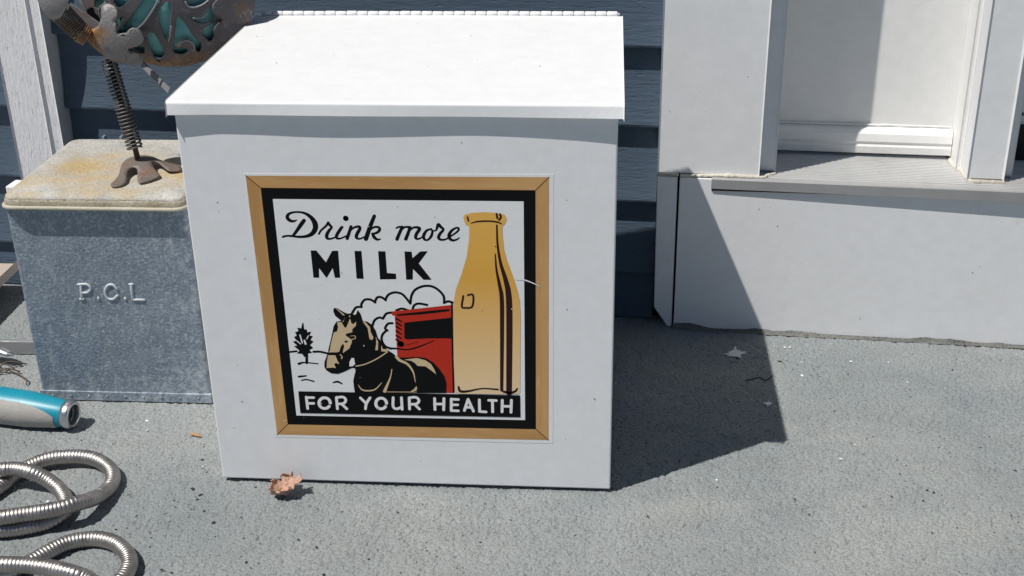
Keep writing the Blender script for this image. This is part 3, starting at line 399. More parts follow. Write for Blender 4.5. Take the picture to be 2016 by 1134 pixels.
def wood_ink(name, stretch):
    m, nt, bs = new_mat(name)
    f = noise(nt, coords(nt, stretch), 300, 4, .6); g = noise(nt, coords(nt, stretch), 40, 3, .6)
    c = mix(nt, ramp(nt, g, [(.35, 0), (.65, 1)]), (.56, .325, .125), (.44, .235, .08))
    c = mix(nt, ramp(nt, f, [(.55, 0), (.75, .55)]), c, (.64, .43, .21))
    nt.links.new(c, bs.inputs["Base Color"]); bs.inputs["Roughness"].default_value = .4
    return m
I_WOODH = wood_ink("wood_print_along", (.12, 1, 1)); I_WOODV = wood_ink("wood_print_upright", (1, 1, .12))

# ---------------------------------------------------------------- setting: deck and ground
def build_deck():
    # stippled coating: real relief over the part near the boxes, flat sheet beyond
    x0, x1, y0, y1, d = -.74, .76, -.24, .46, .0011
    nx, ny = int((x1 - x0) / d), int((y1 - y0) / d)
    g = np.random.default_rng(4)
    fy = np.fft.fftfreq(ny, d)[:, None]; fx = np.fft.rfftfreq(nx, d)[None, :]; f2 = fx * fx + fy * fy
    def field(sig):
        a = np.fft.irfft2(np.fft.rfft2(g.standard_normal((ny, nx))) * np.exp(-2 * (math.pi * sig) ** 2 * f2), s=(ny, nx))
        return a / a.std()
    n1 = field(.00085); n2 = field(.0032); n3 = field(.02)
    h = .00036 * n1 + .00020 * n2 - .00060 * np.maximum(0, -n1 - 1.0) + .00022 * n3
    ex = np.minimum(np.arange(nx), np.arange(nx)[::-1]) / 12.0; ey = np.minimum(np.arange(ny), np.arange(ny)[::-1]) / 12.0
    fade = np.clip(np.minimum(ex[None, :], ey[:, None]), 0, 1)
    h = np.clip(h - .00055, -.0026, -.00002) * fade
    X, Y = np.meshgrid(np.linspace(x0, x1, nx), np.linspace(y0, y1, ny))
    co = np.stack([X, Y, h], -1).reshape(-1, 3)
    q = (np.arange(ny - 1)[:, None] * nx + np.arange(nx - 1)[None, :]).reshape(-1)
    quads = np.stack([q, q + 1, q + 1 + nx, q + nx], -1)
    o0 = len(co)
    X0, X1, Y0, Y1, B = -4, 4, -5, 1.2, -.15
    ext = np.array([(X0, Y0, 0), (X1, Y0, 0), (X1, Y1, 0), (X0, Y1, 0), (x0, y0, 0), (x1, y0, 0), (x1, y1, 0), (x0, y1, 0), (X0, Y0, B), (X1, Y0, B), (X1, Y1, B), (X0, Y1, B)], float)
    eq = np.array([(0, 1, 5, 4), (1, 2, 6, 5), (2, 3, 7, 6), (3, 0, 4, 7), (0, 8, 9, 1), (1, 9, 10, 2), (2, 10, 11, 3), (3, 11, 8, 0)]) + o0
    co = np.concatenate([co, ext]); quads = np.concatenate([quads, eq])
    me = bpy.data.meshes.new("deck")
    me.vertices.add(len(co)); me.vertices.foreach_set("co", co.astype(np.float32).ravel())
    me.loops.add(len(quads) * 4); me.loops.foreach_set("vertex_index", quads.astype(np.int32).ravel())
    me.polygons.add(len(quads)); me.polygons.foreach_set("loop_start", np.arange(0, len(quads) * 4, 4, dtype=np.int32))
    me.update(calc_edges=True); me.validate()
    sm = np.ones(len(quads), dtype=bool); sm[-8:] = False
    me.polygons.foreach_set("use_smooth", sm)
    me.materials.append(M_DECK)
    o = bpy.data.objects.new("deck", me); COL.objects.link(o); return o
deck = build_deck()
tag(deck, "grey textured deck coating with dirt and paint drips", kind="structure")
ground = mesh_obj("ground", [(-300, -300, -.15), (300, -300, -.15), (300, 300, -.15), (-300, 300, -.15)], [(0, 1, 2, 3)],
                  paint("lawn_ground", (.09, .11, .05), dirt=(.16, .13, .08), amount=.8, rough=.9, speck=False, grain=.02))
tag(ground, "flat open ground around the deck", kind="structure")

# ---------------------------------------------------------------- house wall (local x along the wall, local -y towards the deck)
house = empty("house", HOUSE_O, HOUSE_YAW)
tag(house, "house wall with blue-grey lap siding, white trim and recessed white door", "house")
EXP = .0972; BUTT0 = .0645 - 2 * EXP
def siding_board(x0, x1, zb):
    # concave lap: (y, z) outline, front is -y
    top = zb + EXP + .012
    pr = [(.0195, zb), (.0190, zb + .0025)]
    for k in range(1, 9):
        t = k / 8
        pr.append((.0190 + .0115 * (1 - (1 - t) ** 2.2), zb + .0025 + (top - zb - .0025) * t))
    pr += [(.034, top), (.034, zb)]
    o = extrude_x("siding_board", pr, x0, x1, M_SIDING, house)
    return o
k = 1
while BUTT0 + k * EXP < 2.6:
    zb = BUTT0 + k * EXP
    for x0, x1 in ((-3.2, -.8685), (-.7985, -.0335), (1.24, 3.2)):
        if zb < 0:
            continue
        siding_board(x0, x1, zb)
    k += 1
# bottom starter course, partly below the deck
for x0, x1 in ((-3.2, -.8685), (-.7985, -.0335), (1.24, 3.2)):
    extrude_x("siding_board", [(.0195, .002), (.0215, .03), (.0275, .06), (.030, .078), (.034, .078), (.034, .002)], x0, x1, M_SIDING, house)
box("sheathing", -3.2, .09, .0345, .20, 0.001, 2.7, M_DARK, house)
box("sheathing", 1.22, 3.2, .0345, .20, 0.001, 2.7, M_DARK, house)
box("sheathing", .09, 1.22, .0345, .20, 2.12, 2.7, M_DARK, house)
box("sheathing", .09, 1.22, .135, .20, 0.001, 2.12, M_DARK, house)
extrude_x("sky_block_eave", [(-.58, 2.62), (-.58, 2.78), (.25, 3.10), (.25, 2.62)], -3.3, 3.3, M_TRIM, house)  # unseen eave, added deep to block high sky and dim the ambient light
# left trim board with its step
bevel(extrude_x("trim_board", [(.003, .001), (.003, 2.6), (.034, 2.6), (.034, .001)], -.868, -.8174, M_GRAIN, house), .002, 2)
bevel(extrude_x("trim_edge", [(.0040, .001), (.0040, 2.6), (.034, 2.6), (.034, .001)], -.8172, -.7995, M_GRAIN, house), .003, 3)
box("plinth_block", -.890, -.866, -.004, .03, .001, .156, M_TRIM, house, .002)
# door casing left
bevel(extrude_x("door_casing", [(.006, .2055), (.006, 2.2), (.036, 2.2), (.036, .2055)], -.0327, .0889, M_TRIM, house), .0015, 2)
bevel(extrude_x("door_jamb", [(.021, .2075), (.021, 2.12), (.132, 2.12), (.132, .2075)], .0891, .1085, M_TRIM, house), .002, 2)
# stoop panel and edge strip
box("stoop_panel", -.0052, 1.22, 0, .03, .0015, .2026, M_TRIM, house, .0008)
strip = prism_y("edge_strip", [(-.0324, .2030), (-.0079, .2030), (-.0079, .0008), (-.0133, .0008), (-.0309, .027)], .0012, .03, M_TRIM, house)
bevel(strip, .0008, 1)
# smeared coating along the bottom of the stoop panel
vs = []; fs = []; n = 240
for i in range(n + 1):
    a = -.004 + .75 * i / n
    hgt = .0018 + .0058 * max(0, mnoise.noise(Vector((a * 26, 1.3, 0))) + .35) ** 1.2 + .0018 * abs(mnoise.noise(Vector((a * 190, 4.3, 0))))
    out = .0028 + .002 * mnoise.noise(Vector((a * 60, 8.3, 0)))
    vs += [(a, -.0004, hgt), (a, -.0014, hgt * .75), (a, -out, .0012), (a, -out - .003, .0001)]
for i in range(n):
    for j in range(3):
        fs.append((i * 4 + j, i * 4 + j + 1, i * 4 + j + 5, i * 4 + j + 4))
mesh_obj("caulk_smear", vs, fs, M_SMEAR, house, True)
# threshold: ridged aluminium tread with a front lip, turned out slightly to the right
thr = empty("threshold"); thr.parent = house; thr.location = (.0328, 0, 0); thr.rotation_euler = (0, 0, math.radians(-.75))
extrude_x("nosing", [(-.0010, .1907), (-.0026, .1912), (-.0030, .2030), (-.0020, .2043), (.0080, .2047), (.0080, .1907)], 0, 1.19, M_NOSE, thr)
prof = [(.0082, .1950), (.0082, .2042)]
y = .0105
while y < .124:
    prof += [(y, .2042), (y + .0005, .2058), (y + .0026, .2058), (y + .0031, .2042)]
    y += .0056
prof += [(.132, .2046), (.132, .190)]
extrude_x("tread", prof, 0, 1.19, M_SILL, thr)
prism_y("gap", [(.0005, .1912), (.0005, .1880), (.02, .1884), (.16, .1905), (.16, .1912)], -.0009, .001, M_DARK, thr)
# caulk beads on the threshold at the foot of the casing and mullion
def bead(pts, r, name="caulk_bead", par=None, mat=None):
    P_ = resample(catmull([Vector(q) for q in pts], 8), .002)
    rr = [r * (1 + .45 * mnoise.noise(q * 90) + .3 * mnoise.noise(q * 300)) for q in P_]
    return sweep(name, P_, rr, 8, mat or M_CAULK, par or house, flat=.8)
bead([(-.005, .0035, .2032), (.04, .0045, .2056), (.091, .0050, .2052), (.098, .012, .2055), (.109, .020, .2058)], .0030)
bead([(.3235, .105, .2058), (.3245, .07, .2058), (.331, .05, .2058), (.334, .019, .2058), (.350, .0165, .2056), (.374, .0165, .2056)], .0034)
bead([(-.033, .004, .2045), (-.02, .0035, .2055), (-.012, .002, .206), (-.006, .0045, .2045)], .0026)
# recessed door leaf with weather rail
door = empty("door"); door.parent = house
box("door_panel", .109, .3235, .106, .130, .2105, 2.11, M_DOOR, door)
bevel(extrude_x("weather_rail", [(.0935, .2105), (.0930, .2195), (.0945, .2225), (.0930, .226), (.0945, .2355), (.0980, .2400), (.1062, .2430), (.1062, .2105)], .110, .3228, M_DOOR, door), .0008, 2)
bead([(.112, .1040, 0.2442), (.16, .1035, 0.2444), (.235, .1035, 0.2446), (.24, .1025, 0.2460), (.246, .1035, 0.2446), (.30, .1038, 0.2444), (.322, .1040, 0.2442)], .0012, "paint_ridge", door, M_DOOR)
box("door_sweep", .1095, .323, .1075, .128, .2062, .2100, M_DARK, door)
# mullion: stepped post between the door and the next bay
bevel(extrude_x("mullion_stop", [(.058, .2068), (.058, 2.11), (.132, 2.11), (.132, .2068)], .3236, .3300, M_DOOR, house), .0015, 2)
bevel(extrude_x("mullion", [(.0195, .2070), (.0195, 2.12), (.132, 2.12), (.132, .2070)], .3302, .3722, M_TRIM, house), .0022, 2)
bevel(extrude_x("mullion_edge", [(.034, .2070), (.034, 2.11), (.132, 2.11), (.132, .2070)], .3724, .3840, M_TRIM, house), .0015, 2)
bay = empty("side_door"); bay.parent = house
box("door_panel", .385, 1.20, .106, .130, .250, 2.11, M_DOOR, bay)
box("door_sweep", .385, 1.20, .098, .128, .2068, .2495, M_DARK, bay)
box("screw", .4005, .4035, .102, .107, .262, .265, M_DARK, bay)
bevel(extrude_x("door_casing", [(.006, .2055), (.006, 2.2), (.036, 2.2), (.036, .2055)], 1.20, 1.32, M_TRIM, house), .0015, 2)
box("head_casing", -.0327, 1.32, .0045, .036, 2.13, 2.24, M_TRIM, house, .0015)

# ---------------------------------------------------------------- milk box with the printed sign
milk = empty("milk_box", (0, 0, 0))
tag(milk, "large white metal box with a drink more milk sign on its front", "milk box")
W2 = .200
bevel(box("body", -W2, W2, 0, .311, .0035, .399, M_WHITEBOX, milk), .0016, 3)
box("base", -W2 + .006, W2 - .006, .006, .305, .0002, .0034, M_BASE, milk)
def lidwarp(x, y, z):
    if y < .01 and z < .402:
        y += -.0016 + .0011 * mnoise.noise(Vector((x * 7, .2, 0))) - .0014 * max(0, (x - .12) / .08) ** 2 - .0012 * max(0, (-x - .17) / .035)
        z += .0005 * mnoise.noise(Vector((x * 11, 3.2, 0)))
    if z > .40 and y > 0: z += .0043 * y / .317
    if y > .05 and z > .40: z += .0008 * mnoise.noise(Vector((x * 5, y * 5, 0)))
    return y, z
lid = extrude_x("lid", [(-.0045, .3946), (-.0053, .4060), (-.0036, .4077), (.09, .4077), (.18, .4077), (.25, .4077), (.3155, .4077), (.317, .4065), (.317, .3955), (.02, .3955), (-.0020, .3955)], -.2052, .2052, M_WHITEBOX, milk, 48, lidwarp)
bevel(lid, .0014, 2, .5)
hinge = empty("hinge"); hinge.parent = milk
nk = 33; step = .400 / nk
kn = None
for i in range(nk):
    if kn is None:
        vsx = [Vector((0, 0, 0)), Vector((.0008, 0, 0)), Vector((step - .0014, 0, 0)), Vector((step - .0006, 0, 0))]
        kn = sweep("knuckle", vsx, [.0025, .0031, .0031, .0025], 14, M_HINGE, hinge); o = kn
    else:
        o = kn.copy(); COL.objects.link(o); o.parent = hinge
    o.location = (-.2000 + i * step, .3192 + rng.uniform(-.0002, .0002), .4131 + rng.uniform(-.0002, .0002))
box("hinge_pin", -.2, .2015, .3181, .3203, .4120, .4142, M_HINGE, hinge)
box("hinge_leaf", -.2, .2, .3174, .3182, .39, .411, M_HINGE, hinge)

def flecks(name, parent, fn, n, mat, seed, lo=.0004, hi=.0010):
    r_ = random.Random(seed); bm_ = bmesh.new()
    for _ in range(n):
        u_, v_ = r_.random(), r_.random(); s0 = r_.uniform(lo, hi); st = r_.uniform(.6, 1.8); a0 = r_.uniform(0, 3.14)
        ring_ = []
        for k_ in range(7):
            a = 2 * math.pi * k_ / 7; q = (s0 * st * math.cos(a) * r_.uniform(.7, 1.2), s0 * math.sin(a) * r_.uniform(.7, 1.2))
            ring_.append(bm_.verts.new(fn(u_, v_, q[0] * math.cos(a0) - q[1] * math.sin(a0), q[0] * math.sin(a0) + q[1] * math.cos(a0))))
        bm_.faces.new(ring_)
    me_ = bpy.data.meshes.new(name); bm_.to_mesh(me_); bm_.free(); me_.materials.append(mat)
    o_ = bpy.data.objects.new(name, me_); COL.objects.link(o_); o_.parent = parent; o_["kind"] = "stuff"
    return o_
flecks("dirt_fleck", milk, lambda u, v, a, b: (-.19 + .38 * u + a, .01 + .29 * v + b, .4090 + .0040 * v), 30, M_SMEAR, 5, .00025, .0007)
def front_pt(u, v, a, b):
    x = -.19 + .38 * u; z = .02 + .36 * v
    if -.145 < x < .145 and .05 < z < .345: x = .155 if u > .5 else -.17
    return (x + a, -.0002, z + b)
flecks("dirt_fleck", milk, front_pt, 14, M_SMEAR, 6, .0003, .0007)
flecks("paint_chip", house, lambda u, v, a, b: (.01 + .42 * u + a, -.0002, .015 + .16 * v + b), 15, M_SMEAR, 8, .0003, .0008)
flecks("paint_chip", house, lambda u, v, a, b: (-.025 + .1 * u + a, .0058, .21 + .2 * v + b), 5, M_SMEAR, 9, .0003, .0007)
sign = empty("sign"); sign.parent = milk
LAY = [0]
def lay(level): return -.00025 - .00005 * level
def flat_poly(bm, pts, y):
    vs_ = [bm.verts.new((x / 1000, y, z / 1000)) for x, z in pts]
    try:
        f = bm.faces.new(vs_)
    except ValueError:
        return
    f.normal_update()
    if f.normal.y > 0: f.normal_flip()
def ribbon(bm, pts, y, per=6):
    P_ = catmull([Vector((a, b, w)) for a, b, w in pts], per) if len(pts) > 2 else [Vector(q) for q in pts]
    L = []; R_ = []
    n = len(P_)
    for i, q in enumerate(P_):
        t = P_[min(i + 1, n - 1)] - P_[max(i - 1, 0)]; t = Vector((t.x, t.y)).normalized() if Vector((t.x, t.y)).length > 1e-6 else Vector((1, 0))
        nn = Vector((-t.y, t.x)); w = q.z / 2
        L.append((q.x + nn.x * w, q.y + nn.y * w)); R_.append((q.x - nn.x * w, q.y - nn.y * w))
    for i in range(n - 1):
        flat_poly(bm, [L[i], R_[i], R_[i + 1], L[i + 1]], y)
    for q in (P_[0], P_[-1]):    # round ends, a hair nearer so no two faces share a plane
        flat_poly(bm, [(q.x + q.z / 2 * math.cos(a * math.pi / 6), q.y + q.z / 2 * math.sin(a * math.pi / 6)) for a in range(12)], y - .000004)
def art_mesh(name, level, mat, polys=(), lines=()):
    bm = bmesh.new()
    for i, q in enumerate(polys): flat_poly(bm, q, lay(level))
    for i, q in enumerate(lines): ribbon(bm, q, lay(level) - .000009 * i)
    bmesh.ops.triangulate(bm, faces=[f for f in bm.faces if len(f.verts) > 4])
    me = bpy.data.meshes.new(name); bm.to_mesh(me); bm.free(); me.materials.append(mat)
    o = bpy.data.objects.new(name, me); COL.objects.link(o); o.parent = sign
    return o
P = ART
def art_lines(name, level, mat, lines):
    for i, q in enumerate(lines): art_mesh(name, level + .02 * (i % 20), mat, [], [q])
prism_y("backing", [(x / 1000, z / 1000) for x, z in P["sticker"]], -.00020, -.00002, I_WHITE, sign)
wo, bo = P["wood_out"], P["black_out"]
for i in range(4):
    j = (i + 1) % 4
    art_mesh("frame_strip", 1, I_WOODH if i % 2 == 0 else I_WOODV, [[wo[i], wo[j], bo[j], bo[i]]])
art_lines("mitre_line", 2, I_LINE, P["mitre"])
art_mesh("black_border", 1.5, I_BLACK, [bo])
art_mesh("white_panel", 2.5, I_WHITE, [P["white_out"]])
art_lines("cloud_outline", 3.2, I_BLACK, P["cloud"])
art_mesh("cart", 4.2, I_RED, [P["cart_red"]])
art_mesh("cart_window", 5.2, I_BLACK, [P["cart_window"]])
art_lines("cart_line", 5.3, I_BLACK, P["cart_lines"])
art_mesh("tree", 3.6, I_BLACK, [P["tree"]])
art_lines("ground_line", 3.7, I_BLACK, P["tree_lines"])
art_lines("tree_gap", 5.2, I_WHITE, P["tree_gaps"])
art_mesh("horse", 6.4, I_BLACK, [P["horse"]])
for q in P["horse_tan"]: art_mesh("horse_patch", 7.2, I_TAN, [q])
art_lines("horse_line", 7.3, I_TAN, P["horse_lines"])
art_mesh("horse_chin_gap", 7.2, I_WHITE, P["horse_white"])
for q in P["horse_marks"]: art_mesh("horse_mark", 8.4, I_BLACK, [q])
art_mesh("banner", 8.6, I_BLACK, [P["banner"]])
art_mesh("bottle", 7.4, I_BOTTLE, [P["bottle"]])
art_lines("bottle_line", 8.4, I_BROWN, P["bottle_lines"])
for ch, ls in P["script"].items(): art_mesh("letter", 3.2, I_BLACK, [], ls)
for ch, pl in P["milk"].items(): art_mesh("letter", 3.2, I_BLACK, [pl])
for ch, ls in P["health"].items(): art_mesh("letter", 9.6, I_WHITE, [], ls)
art_mesh("scratch", 9.6, I_WHITE, [], P["scratch"])

flecks("print_wear", sign, lambda u, v, a, b: (-.13 + .26 * u + a, -.00090, .065 + .255 * v + b), 26, I_WHITE, 12, .0002, .0006)
flecks("print_dirt", sign, lambda u, v, a, b: (-.12 + .24 * u + a, -.00090, .075 + .24 * v + b), 12, M_SOIL, 13, .0002, .0006)

# ---------------------------------------------------------------- small galvanised box
pcl = empty("galvanised_box", (-.359, .156, 0))
tag(pcl, "smaller dull galvanised steel box lettered P.C.L under the metal sculpture", "milk box")
pcl_body = box("body", -.100, .100, 0, .186, .001, .245, M_GALV, pcl, .004, 3)
box("bottom_band", -.1015, .1015, -.0016, .187, .0006, .0125, M_GALV, pcl, .0007)
for i in range(9):
    x = -.086 + i * .0215
    sweep("rivet", [Vector((x, .001, .0066)), Vector((x, -.0018, .0066)), Vector((x, -.0023, .0066)), Vector((x, -.0025, .0066))], [.0016, .0016, .0010, .0003], 10, M_GALV, pcl)
def round_rect(hx, y0, y1, r, n=6):
    pts = []
    for cx, cy, a0 in ((hx - r, y0 + r, -90), (hx - r, y1 - r, 0), (-hx + r, y1 - r, 90), (-hx + r, y0 + r, 180)):
        for k_ in range(n + 1):
            a = math.radians(a0 + 90 * k_ / n); pts.append((cx + r * math.cos(a), cy + r * math.sin(a)))
    return pts
def loft(name, rings, mat, parent, smooth=True):
    n = len(rings[0]); vs_ = [v for rg in rings for v in rg]; fs_ = []
    for i in range(len(rings) - 1):
        for j in range(n):
            a = i * n + j; b = i * n + (j + 1) % n; fs_.append((a, b, b + n, a + n))
    fs_.append(tuple(reversed(range(n)))); fs_.append(tuple((len(rings) - 1) * n + j for j in range(n)))
    return mesh_obj(name, vs_, fs_, mat, parent, smooth)
def rr(hx, y0, y1, r, z, dz=0): return [(x, y_, z + dz * mnoise.noise(Vector((x * 30, y_ * 30, z)))) for x, y_ in round_rect(hx, y0, y1, r)]
# lid: rolled lip, then a shallow domed tray
loft("lid_side", [rr(.1006, -.0066, .190, .012, .2395), rr(.1010, -.0068, .190, .012, .2446), rr(.1006, -.0062, .190, .012, .2478, .0003), rr(.0998, -.0054, .1895, .012, .2505, .0003)], M_ZSIDE, pcl)
loft("lid", [rr(.0990, -.0046, .189, .012, .2490), rr(.0999, -.0054, .1895, .012, .2502, .0003), rr(.0992, -.0046, .189, .012, .2525, .0003), rr(.0965, -.0015, .187, .012, .2550, .0004), rr(.0900, .006, .184, .012, .2560, .0005)], M_ZLID, pcl)
lp = [Vector((x, y_, .2418 + .0003 * mnoise.noise(Vector((x * 40, y_ * 40, 0))))) for x, y_ in round_rect(.1016, -.0078, .191, .013, 8)]
lp = resample(lp + lp[:2], .003)
sweep("rolled_lip", lp, .0023, 10, M_LIP, pcl)
box("hinge_tab", -.060, -.057, .186, .194, .2445, .2585, M_GALV, pcl)
box("hinge_tab", -.038, -.035, .186, .194, .2445, .2585, M_GALV, pcl)
# raised letters P . C . L
for pts in PCL:
    Q_ = [Vector(((x / 1000) + .359, 0, z / 1000)) for x, z in pts]
    if len(Q_) > 2: Q_ = catmull(Q_, 5)
    dot = (Q_[0] - Q_[-1]).length < .003 and len(Q_) == 2
    if dot: Q_ = [Q_[0] + Vector((0, 0, -.0008)), Q_[0] + Vector((0, 0, .0008))]
    for q in Q_: q.y = -.0002
    t0 = (Q_[0] - Q_[1]).normalized() * .0012; t1 = (Q_[-1] - Q_[-2]).normalized() * .0012
    Q_ = [Q_[0] + t0] + Q_ + [Q_[-1] + t1]
    rad = [.0008] + [.0015] * (len(Q_) - 2) + [.0008]
    sweep("raised_letter", Q_, rad, 10, M_WORN, pcl)

# ---------------------------------------------------------------- metal sculpture standing on the galvanised box
sculp = empty("garden_sculpture", (0, 0, 0))
tag(sculp, "rusty metal garden figure with cut-out teal body and spring legs on the galvanised box", "sculpture")
BC = Vector(SC["c"]); BR = Vector(SC["r"])
def ellip(t, f, s=1.0): return (BC.x + BR.x * s * math.sin(t) * math.cos(f), BC.y - BR.y * s * math.cos(t), BC.z + BR.z * s * math.sin(t) * math.sin(f))
def inside(pt, poly):
    x, z = pt; c = False; j = len(poly) - 1
    for i in range(len(poly)):
        xi, zi = poly[i]; xj, zj = poly[j]
        if (zi > z) != (zj > z) and x < (xj - xi) * (z - zi) / (zj - zi) + xi: c = not c
        j = i
    return c
holes = [[tuple(v) for v in catmull([Vector((a, b)) for a, b in h + h[:1]], 4)][:-1] for h in SC["holes"]]
hb = [(min(q[0] for q in h), max(q[0] for q in h), min(q[1] for q in h), max(q[1] for q in h)) for h in holes]
NT, NF = 150, 420
vs = []; fs = []
for i in range(NT + 1):
    t = .02 + (1.72 - .02) * i / NT
    for j in range(NF): vs.append(ellip(t, 2 * math.pi * j / NF))
for i in range(NT):
    t = .02 + 1.70 * (i + .5) / NT
    for j in range(NF):
        x, _, z = ellip(t, 2 * math.pi * (j + .5) / NF)
        if t < 1.56 and any(b[0] < x < b[1] and b[2] < z < b[3] and inside((x, z), h) for h, b in zip(holes, hb)): continue
        a = i * NF + j; b_ = i * NF + (j + 1) % NF
        fs.append((a, b_, b_ + NF, a + NF))
shell = mesh_obj("body_shell", vs, fs, M_SHELL, sculp, True)
so = shell.modifiers.new("thick", "SOLIDIFY"); so.thickness = .0014; so.offset = -1
vs = []; fs = []
for i in range(41):
    t = .02 + 3.10 * i / 40
    for j in range(80): vs.append(ellip(t, 2 * math.pi * j / 80, .90))
for i in range(40):
    for j in range(80):
        a = i * 80 + j; b_ = i * 80 + (j + 1) % 80; fs.append((a, b_, b_ + 80, a + 80))
mesh_obj("body_lining", vs, fs, M_TEAL, sculp, True)
# cut plates: outline traced on a plane y = const, bellied towards the viewer
def plate(name, pts, y0, mat, belly=.006, thick=.0014, bend=None):
    C_ = [tuple(v) for v in catmull([Vector((a, b)) for a, b in pts + pts[:1]], 5)][:-1]
    xs = [q[0] for q in C_]; zs = [q[1] for q in C_]
    cx, cz = (min(xs) + max(xs)) / 2, (min(zs) + max(zs)) / 2; rad = max(max(xs) - min(xs), max(zs) - min(zs)) / 2
    bm = bmesh.new(); vv = [bm.verts.new((x, y0, z)) for x, z in C_]
    bm.faces.new(vv)
    bmesh.ops.triangulate(bm, faces=bm.faces[:])
    for _ in range(3):
        bmesh.ops.subdivide_edges(bm, edges=[e for e in bm.edges if e.calc_length() > .006], cuts=1)
        bmesh.ops.triangulate(bm, faces=bm.faces[:])
    for v in bm.verts:
        d = ((v.co.x - cx) ** 2 + (v.co.z - cz) ** 2) / rad ** 2
        v.co.y += -belly * max(0, 1 - d) + (bend(v.co) if bend else 0)
    bmesh.ops.recalc_face_normals(bm, faces=bm.faces[:])
    me = bpy.data.meshes.new(name); bm.to_mesh(me); bm.free(); me.materials.append(mat)
    me.polygons.foreach_set("use_smooth", [True] * len(me.polygons))
    o = bpy.data.objects.new(name, me); COL.objects.link(o); o.parent = sculp
    s_ = o.modifiers.new("thick", "SOLIDIFY"); s_.thickness = thick; s_.offset = 0
    return o
plate("raised_foot", SC["footL"], SC["yp"], M_RAISED, .008)
plate("side_plate", SC["plateR"], SC["ypr"], M_SHELL, .003, bend=lambda c: .9 * max(0, c.x - BC.x - .055))
plate("hand_plate", SC["hand"], SC["yh"], M_PLATE, .005)
def coil(name, a, b, R0, R1, turns, wr, mat, bend=(0, 0, 0)):
    a = Vector(a); b = Vector(b); d = (b - a); L = d.length; d.normalize()
    u = d.orthogonal().normalized(); w = d.cross(u); pts = []
    N = int(turns * 16)
    for i in range(N + 1):
        t = i / N; an_ = 2 * math.pi * turns * t; R = R0 + (R1 - R0) * t
        pts.append(a + d * (L * t) + Vector(bend) * (4 * t * (1 - t)) + u * (R * math.cos(an_)) + w * (R * math.sin(an_)))
    return sweep(name, pts, wr, 6, mat, sculp)
for cv in SC["scrolls"]:
    sweep("scroll", catmull([Vector(q) for q in cv], 6), .0011, 8, M_PLATE, sculp)
coil("leg_spring", SC["leg0"], SC["leg1"], .0082, .0078, 25, .0011, M_COIL)
sweep("leg_rod", [Vector(SC["ankle"]), Vector(SC["leg0"]), Vector(SC["leg1"])], [.0032, .0030, .0032], 10, M_ROD, sculp)
coil("upper_spring", SC["up0"], SC["up1"], .0105, .0115, 11, .0010, M_COIL)
coil("rusty_spring_end", SC["up2"], SC["up0"], .0098, .0105, 4, .0012, M_RUST)
sweep("upper_rod", [Vector(SC["up2"]), Vector(SC["up1"])], .0035, 8, M_ROD, sculp)
coil("side_spring", SC["sd0"], SC["sd1"], .007, .007, 9, .0014, M_COIL)
for nm, a, b, w in SC["bars"]:
    a = Vector(a); b = Vector(b)
    d = (b - a).normalized(); s_ = d.cross(Vector((0, 1, 0))).normalized() * w / 2; q = Vector((0, .0012, 0))
    vv = [a - s_ - q, a + s_ - q, b + s_ - q, b - s_ - q, a - s_ + q, a + s_ + q, b + s_ + q, b - s_ + q]
    mesh_obj(nm, vv, [(0, 1, 2, 3), (7, 6, 5, 4), (0, 4, 5, 1), (1, 5, 6, 2), (2, 6, 7, 3), (3, 7, 4, 0)], M_PLATE, sculp)
# standing foot: a bent three-toed plate on the lid
C_ = [tuple(v) for v in catmull([Vector((a, b)) for a, b in SC["foot"] + SC["foot"][:1]], 5)][:-1]
bm = bmesh.new(); bm.faces.new([bm.verts.new((x, y_, 0)) for x, y_ in C_]); bmesh.ops.triangulate(bm, faces=bm.faces[:])
for _ in range(4):
    bmesh.ops.subdivide_edges(bm, edges=[e for e in bm.edges if e.calc_length() > .005], cuts=1); bmesh.ops.triangulate(bm, faces=bm.faces[:])
ax, ay, az = SC["ankle"]
for v in bm.verts:
    d = math.hypot(v.co.x - ax, v.co.y - ay)
    v.co.z = .2572 + .0105 * math.exp(-(d / .034) ** 2) + .0012 * mnoise.noise(Vector((v.co.x * 40, v.co.y * 40, 0)))
bmesh.ops.recalc_face_normals(bm, faces=bm.faces[:])
me = bpy.data.meshes.new("standing_foot"); bm.to_mesh(me); bm.free(); me.materials.append(M_FOOT)
me.polygons.foreach_set("use_smooth", [True] * len(me.polygons))
o = bpy.data.objects.new("standing_foot", me); COL.objects.link(o); o.parent = sculp
s_ = o.modifiers.new("thick", "SOLIDIFY"); s_.thickness = .0016; s_.offset = 0

# ---------------------------------------------------------------- coiled metal hose
hp = resample(catmull([Vector(q) for q in HOSE], 14), .00046)
per = .0036
rad = []
for i in range(len(hp)):
    t = (i * .00046 / per) % 1.0
    rad.append(.0077 * (.85 + .15 * (max(0, 1 - abs(2 * t - 1) ** 4.0)) ** .6))
ho = sweep("metal_hose", hp, rad, 18, M_HOSE)
tag(ho, "shiny ribbed stainless steel hose lying in loops on the deck", "hose")

